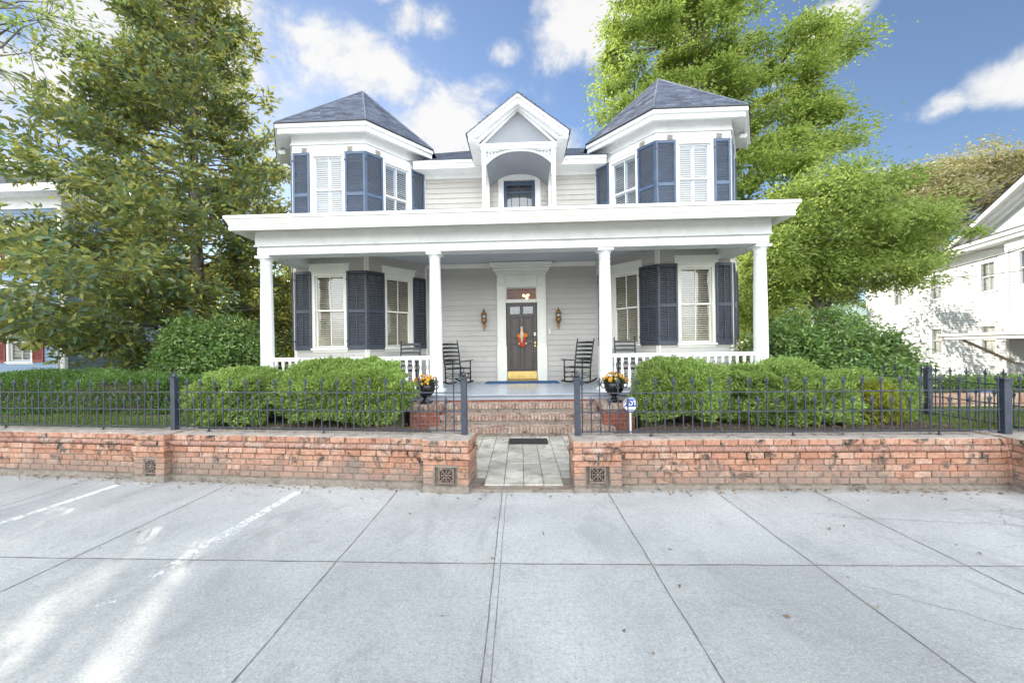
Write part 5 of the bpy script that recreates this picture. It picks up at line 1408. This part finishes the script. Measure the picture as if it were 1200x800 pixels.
# ------------------------------------------------------------------ neighbours
def blue_house():
    h = thing('blue_house', 'pale blue sided house with red shutters behind the magnolia', 'house', (-24, 15.2, .3))
    fr = Fr((-31, 15.2), (-18.15, 15.2)); sd2 = Fr((-18.15, 15.2), (-18.15, 19.5)); u = lambda x: x + 31
    hs = []
    for x, z0, z1 in ((-19.95, 1.45, 2.95), (-19.95, 5.1, 6.9), (-22.6, 1.45, 2.95), (-22.6, 5.1, 6.9), (-26, 5.1, 6.9), (-26, 1.45, 2.95)):
        hs.append(window(h, fr, u(x), .92, z0, z1, (z0 + z1) / 2, 'open', WHITE, casing=.10))
        for s in (-1, 1):
            c = u(x) + s * (.46 + .10 + .24); shutter(h, fr, c - .23, c + .23, z0 - .05, z1 + .05, REDSHUT)
    hs2 = [window(h, sd2, 3., .9, 5.1, 6.9, 6., 'open', WHITE), window(h, sd2, 3., .9, 1.45, 2.95, 2.2, 'open', WHITE)]
    w = MB(); siding(w, fr, .2, 7.9, .14, hs); siding(w, sd2, .2, 7.9, .14, hs2)
    # a lower wing set back on the right
    fw_ = Fr((-18.1, 18.5), (-16.6, 18.5)); siding(w, fw_, .2, 6.2, .14); siding(w, Fr((-16.6, 18.5), (-16.6, 21)), .2, 6.2, .14)
    w.build('wall', BLUESIDE, h)
    t = MB()
    for fr_, a in ((fr, fr.L - .13), (sd2, 0)): t.fbox(fr_, a, a + .13, 0, .035, .2, 7.6)
    t.fbox(fr, 0, fr.L + .05, 0, .05, 7.5, 7.95); t.fbox(sd2, 0, sd2.L, 0, .05, 7.5, 7.95)
    t.build('corner_board', WHITE, h)
    e = MB(); e.box(-31.6, -17.5, 14.5, 20.2, 7.95, 8.02); e.box(-31.7, -17.4, 14.42, 14.5, 7.9, 8.2); e.box(-17.48, -17.4, 14.5, 20.2, 7.9, 8.2); e.box(-18.1, -16.2, 18.1, 21.4, 6.2, 6.4); e.build('eave', WHITE, h)
    r = MB(); A, B, C, D = (-31.7, 14.4, 8.2), (-17.4, 14.4, 8.2), (-17.4, 20.3, 8.2), (-31.7, 20.3, 8.2); P, Q = (-28.5, 17.3, 9.9), (-20.6, 17.3, 9.9)
    for p in ([A, B, Q, P], [B, C, Q], [C, D, P, Q], [D, A, P]): roof_mesh(r, [p], .22)
    r.add([(-18.1, 18.1, 6.41), (-16.2, 18.1, 6.41), (-16.2, 21.4, 6.41), (-18.1, 21.4, 6.9), (-18.1, 18.1, 6.9)], [(0, 1, 2, 3, 4)])
    r.build('roof', GREYROOF, h)
    p = MB(); p.box(-31, -18.75, 13.2, 15.15, 3.75, 3.95); p.add([(-31, 13.1, 3.96), (-18.6, 13.1, 3.96), (-18.6, 15.15, 4.5), (-31, 15.15, 4.5), (-18.6, 15.15, 3.96)], [(0, 1, 2, 3), (1, 4, 2)]); p.box(-31, -18.65, 13.1, 13.2, 3.72, 3.96)
    p.build('porch_roof', WHITE, h, bevel=.01)
    for x in (-18.95, -22.3, -26):
        c = MB(); c.lathe([(.11, 0), (.13, .1), (.12, .3), (.10, 3.1), (.13, 3.2), (.14, 3.3)], (x, 13.35, .45), 14); c.build('porch_column', WHITE, h)
    g = MB(); g.tube([(-31, 13.05, 3.85), (-18.7, 13.05, 3.82), (-18.45, 13.1, 3.7), (-18.3, 14.9, 3.5), (-18.28, 15.1, 3.3), (-18.28, 15.13, .5)], .045, 8); g.build('gutter', WHITE, h)
    f = MB(); f.box(-31, -18.6, 13.2, 15.1, .3, .7); f.build('porch_floor', GREYWOOD, h)
blue_house()

def white_house():
    d = Vector((.284, .959)); O = Vector((26.7, 24.)); A = O + d * 13; B = O - d * 15
    h = thing('white_house', 'white clapboard house with a gabled side wall beyond the right side of the yard', 'house', (26.7, 24, -.9))
    fr = Fr(A, B); U = lambda t_: 13 - t_; hs = []
    for tt, w, z0, z1 in ((0., .95, 4.55, 6.2), (4.2, .95, 4.55, 6.2), (8.4, .95, 4.55, 6.2), (0., .95, .95, 2.6), (4.2, .95, .95, 2.6), (8.4, .95, .95, 2.6)):
        hs.append(window(h, fr, U(tt), w, z0, z1, (z0 + z1) / 2, 'open', WHITE, casing=.13, tilt=.7, bdep=.036, room=BEIGEROOM, header=.05))
    w = MB(); siding(w, fr, -.9, 6.95, .15, hs, 0, U(-1.9), .036)
    fb = Fr(fr.p(U(-1.9), .45, 0)[:2], fr.p(U(-15), .45, 0)[:2]); hb = []
    hb.append(window(h, fb, 1.35, 1.05, 4.55, 6.25, 5.4, 'open', WHITE, casing=.14, header=.05)); hb.append(window(h, fb, 4.6, 1.05, 4.55, 6.25, 5.4, 'open', WHITE, casing=.14))
    hb.append((2.3, 3.3, -.6, 1.55))
    siding(w, fb, -.9, 6.95, .15, hb, lip=.036); siding(w, Fr(fr.p(U(-1.9), 0, 0)[:2], fr.p(U(-1.9), .45, 0)[:2]), -.9, 6.95, .12)
    back = Vector((.959, -.284)); A2, B2 = A + back * 11, B + back * 11
    siding(w, Fr(A2, A), -.9, 6.95, .12); siding(w, Fr(B, B2), -.9, 6.95, .12)
    w.build('wall', WHITESIDE, h)
    dr = MB(); dr.fbox(fb, 2.3, 2.42, -.06, .04, -.6, 1.55); dr.fbox(fb, 3.18, 3.3, -.06, .04, -.6, 1.55); dr.fbox(fb, 2.42, 3.18, -.06, .04, 1.4, 1.55); dr.fbox(fb, 2.42, 3.18, -.06, -.02, -.6, .3); dd = dr.build('side_door', ORANGEDOOR, h)
    g = MB(); g.add([fb.p(2.42, -.04, .3), fb.p(3.18, -.04, .3), fb.p(3.18, -.04, 1.4), fb.p(2.42, -.04, 1.4)], [(0, 1, 2, 3)]); g.build('pane', GLASS, dd)
    g = MB(); g.add([fb.p(2.3, -.3, -.6), fb.p(3.3, -.3, -.6), fb.p(3.3, -.3, 1.55), fb.p(2.3, -.3, 1.55)], [(0, 1, 2, 3)]); g.build('door_backing', TANWALL, dd)
    g = MB(); g.fbox(fb, 1.9, 5.5, .025, .04, -.9, -.6); g.fbox(fb, 1.75, 2.29, .025, .04, -.6, 1.7); g.fbox(fb, 3.31, 6.2, .025, .04, -.6, 1.7); g.build('tan_panel', TANWALL, h)
    t = MB(); t.fbox(fr, 0, .16, 0, .04, -.9, 6.5); t.fbox(fb, 0, .16, 0, .04, -.9, 6.5); t.fbox(fb, .70 - .5, .72 - .5, .0, .05, -.9, 6.5)
    t.fbox(fr, 0, U(-1.9), 0, .05, 6.45, 6.95); t.fbox(fb, 0, fb.L, 0, .05, 6.45, 6.95); t.build('corner_board', WHITE, h)
    # eave shelf, pediment and roofs
    e = MB(); e.fbox(fr, -.6, 28.6, -.2, .75, 6.96, 7.02); e.fbox(fr, -.6, 28.6, .62, .78, 7.021, 7.16); e.fbox(fr, -.6, 28.6, .60, .88, 7.161, 7.34); e.build('eave', WHITE, h)
    gc, gh, zt = U(-4.1), 5.4, 9.75
    g = MB(); g.fprism(fr, [(gc - gh, 7.34), (gc + gh, 7.34), (gc, zt - .1)], .30, .40); g.build('gable_wall', WHITESIDE, h)
    g = MB()
    for s in (-1, 1):
        for k, (zz, hh, w0, w1) in enumerate(((0, .22, .70, 1.0), (-.20, .24, .52, .74), (-.42, .22, .40, .56))):
            poly = [(gc + s * (gh + .35), 7.40 + zz), (gc, zt + .12 + zz), (gc, zt + .12 + zz - hh - .06), (gc + s * (gh + .35 - (hh) / .42), 7.40 + zz)]
            g.fprism(fr, poly if s < 0 else poly[::-1], w0, w1)
    g.build('pediment_cornice', WHITE, h)
    g = MB(); g.tube([fr.p(gc + .55 * math.cos(a) * .7, .42, 8.35 + .42 * math.sin(a)) for a in [2 * PI * k / 20 for k in range(21)]], .05, 6); ov = g.build('gable_vent', WHITE, h)
    g = MB()
    for k in range(8): g.fslat(fr, gc - .3, gc + .3, .44, 8.05 + k * .085, .05, .05)
    g.build('vent_slats', GREYROOF, ov)
    r = MB(); P = fr.p
    roof_mesh(r, [[P(-.7, .9, 7.35), P(28.7, .9, 7.35), P(28.7 - 5, -5.5, 10.2), P(5, -5.5, 10.2)], [P(-.7, -11.9, 7.35), P(-.7, .9, 7.35), P(5, -5.5, 10.2)], [P(28.7, -11.9, 7.35), P(-.7, -11.9, 7.35), P(5, -5.5, 10.2), P(23.7, -5.5, 10.2)], [P(28.7, .9, 7.35), P(28.7, -11.9, 7.35), P(23.7, -5.5, 10.2)]], .25)
    for s in (-1, 1):
        q = [P(gc + s * (gh + .5), 1.05, 7.40), P(gc, 1.05, zt + .17), P(gc, -5.4, zt + .17), P(gc + s * (gh + .5), -5.4, 7.40)]
        roof_mesh(r, [q if s < 0 else q[::-1]], .25)
    r.build('roof', GREYROOF, h)
    # flat bracketed canopy over the side door
    c = MB(); c.fbox(fb, -.6, 5.4, 0.03, 2.4, 1.80, 1.98); c.fbox(fb, -.68, 5.48, 0.03, 2.48, 1.981, 2.12); cp = c.build('door_canopy', WHITE, h, bevel=.02)
    for uu in (.55, 4.4):
        c = MB()
        a0, a1 = Vector(fb.p(uu, .06, .55)), Vector(fb.p(uu, 2.1, 1.78)); c.tube([a0, a1], .075, 4, False); c.build('brace', GREYWOOD, cp)
    gu = MB(); gu.tube([P(U(-1.75), .06, 6.4), P(U(-1.75), .06, -.8)], .05, 8); gu.build('downpipe', WHITE, h)
white_house()

boxwood('low dark strip of shrubs behind the rubble wall at the far right', (12.2, 10.3, .15), (3.6, .6, .62), 26000, L_CAM, None, seed=18, sq=6, zbase=-.9, name='shrub_strip', cat='shrubs', leaf=.08)
def rubble_wall():
    t = thing('rubble_wall', 'low tan and red rubble wall beyond the lawn at the far right', 'wall', (7.75, 8.32, -.5), R(-2), world=False); rg = random.Random(8)
    m = MB(); z = .3
    while z < 1.10:
        x = 0; hh = rg.uniform(.13, .22)
        while x < 9:
            e = x + rg.uniform(.22, .55); m.box(x, e - .015, rg.uniform(-.02, .02), .3, z, z + hh - .012); x = e
        z += hh
    m.build('stones', RUBBLE, t, bevel=.02); m = MB(); m.box(0.01, 8.99, .03, .27, 0, z - .02); m.build('mortar_core', MORTAR, t)
rubble_wall()
def bin_():
    t = thing('recycling_bin', 'blue plastic bin standing beyond the corner fence post', 'bin', (10.25, 9.0, -.9), R(15), world=False)
    m = MB(); m.add([(-.24, -.26, .06), (.24, -.26, .06), (.24, .26, .06), (-.24, .26, .06), (-.30, -.34, 1.45), (.30, -.34, 1.45), (.30, .34, 1.45), (-.30, .34, 1.45)], MB.BOXF); m.build('bin_body', BLUEBIN, t, bevel=.02)
    m = MB(); m.box(-.32, .32, -.37, .36, 1.452, 1.50); m.build('lid', BLUEBIN, t, bevel=.02)
    for s in (-1, 1):
        m = MB(); m.lathe([(.10, -.03), (.10, .03)], (0, 0, 0), 14); m.xform(Matrix.Translation((s * .26, .26, .10)) @ Matrix.Rotation(R(90), 4, 'Y')); m.build('wheel', BLACK, t)
bin_()
def cables():
    for i, (a, b, sag, lab) in enumerate((((9.5, 19., 3.9), (22.5, 15., 6.6), .9, 'thick black overhead cable dipping below the right oak'), ((20.8, 22., 6.3), (24., 17.4, 6.3), .25, 'upper thin overhead wire in front of the white house'), ((20.5, 22., 5.1), (24., 17.4, 5.1), .25, 'lower thin overhead wire in front of the white house'))):
        a, b = Vector(a), Vector(b); m = MB(); m.tube([a.lerp(b, k / 20) - Vector((0, 0, sag * 4 * (k / 20) * (1 - k / 20))) for k in range(21)], .022 if i == 0 else .012, 6)
        o = m.build('overhead_cable', CABLE); tag(o, lab, 'cable', 'overhead cables')
cables()
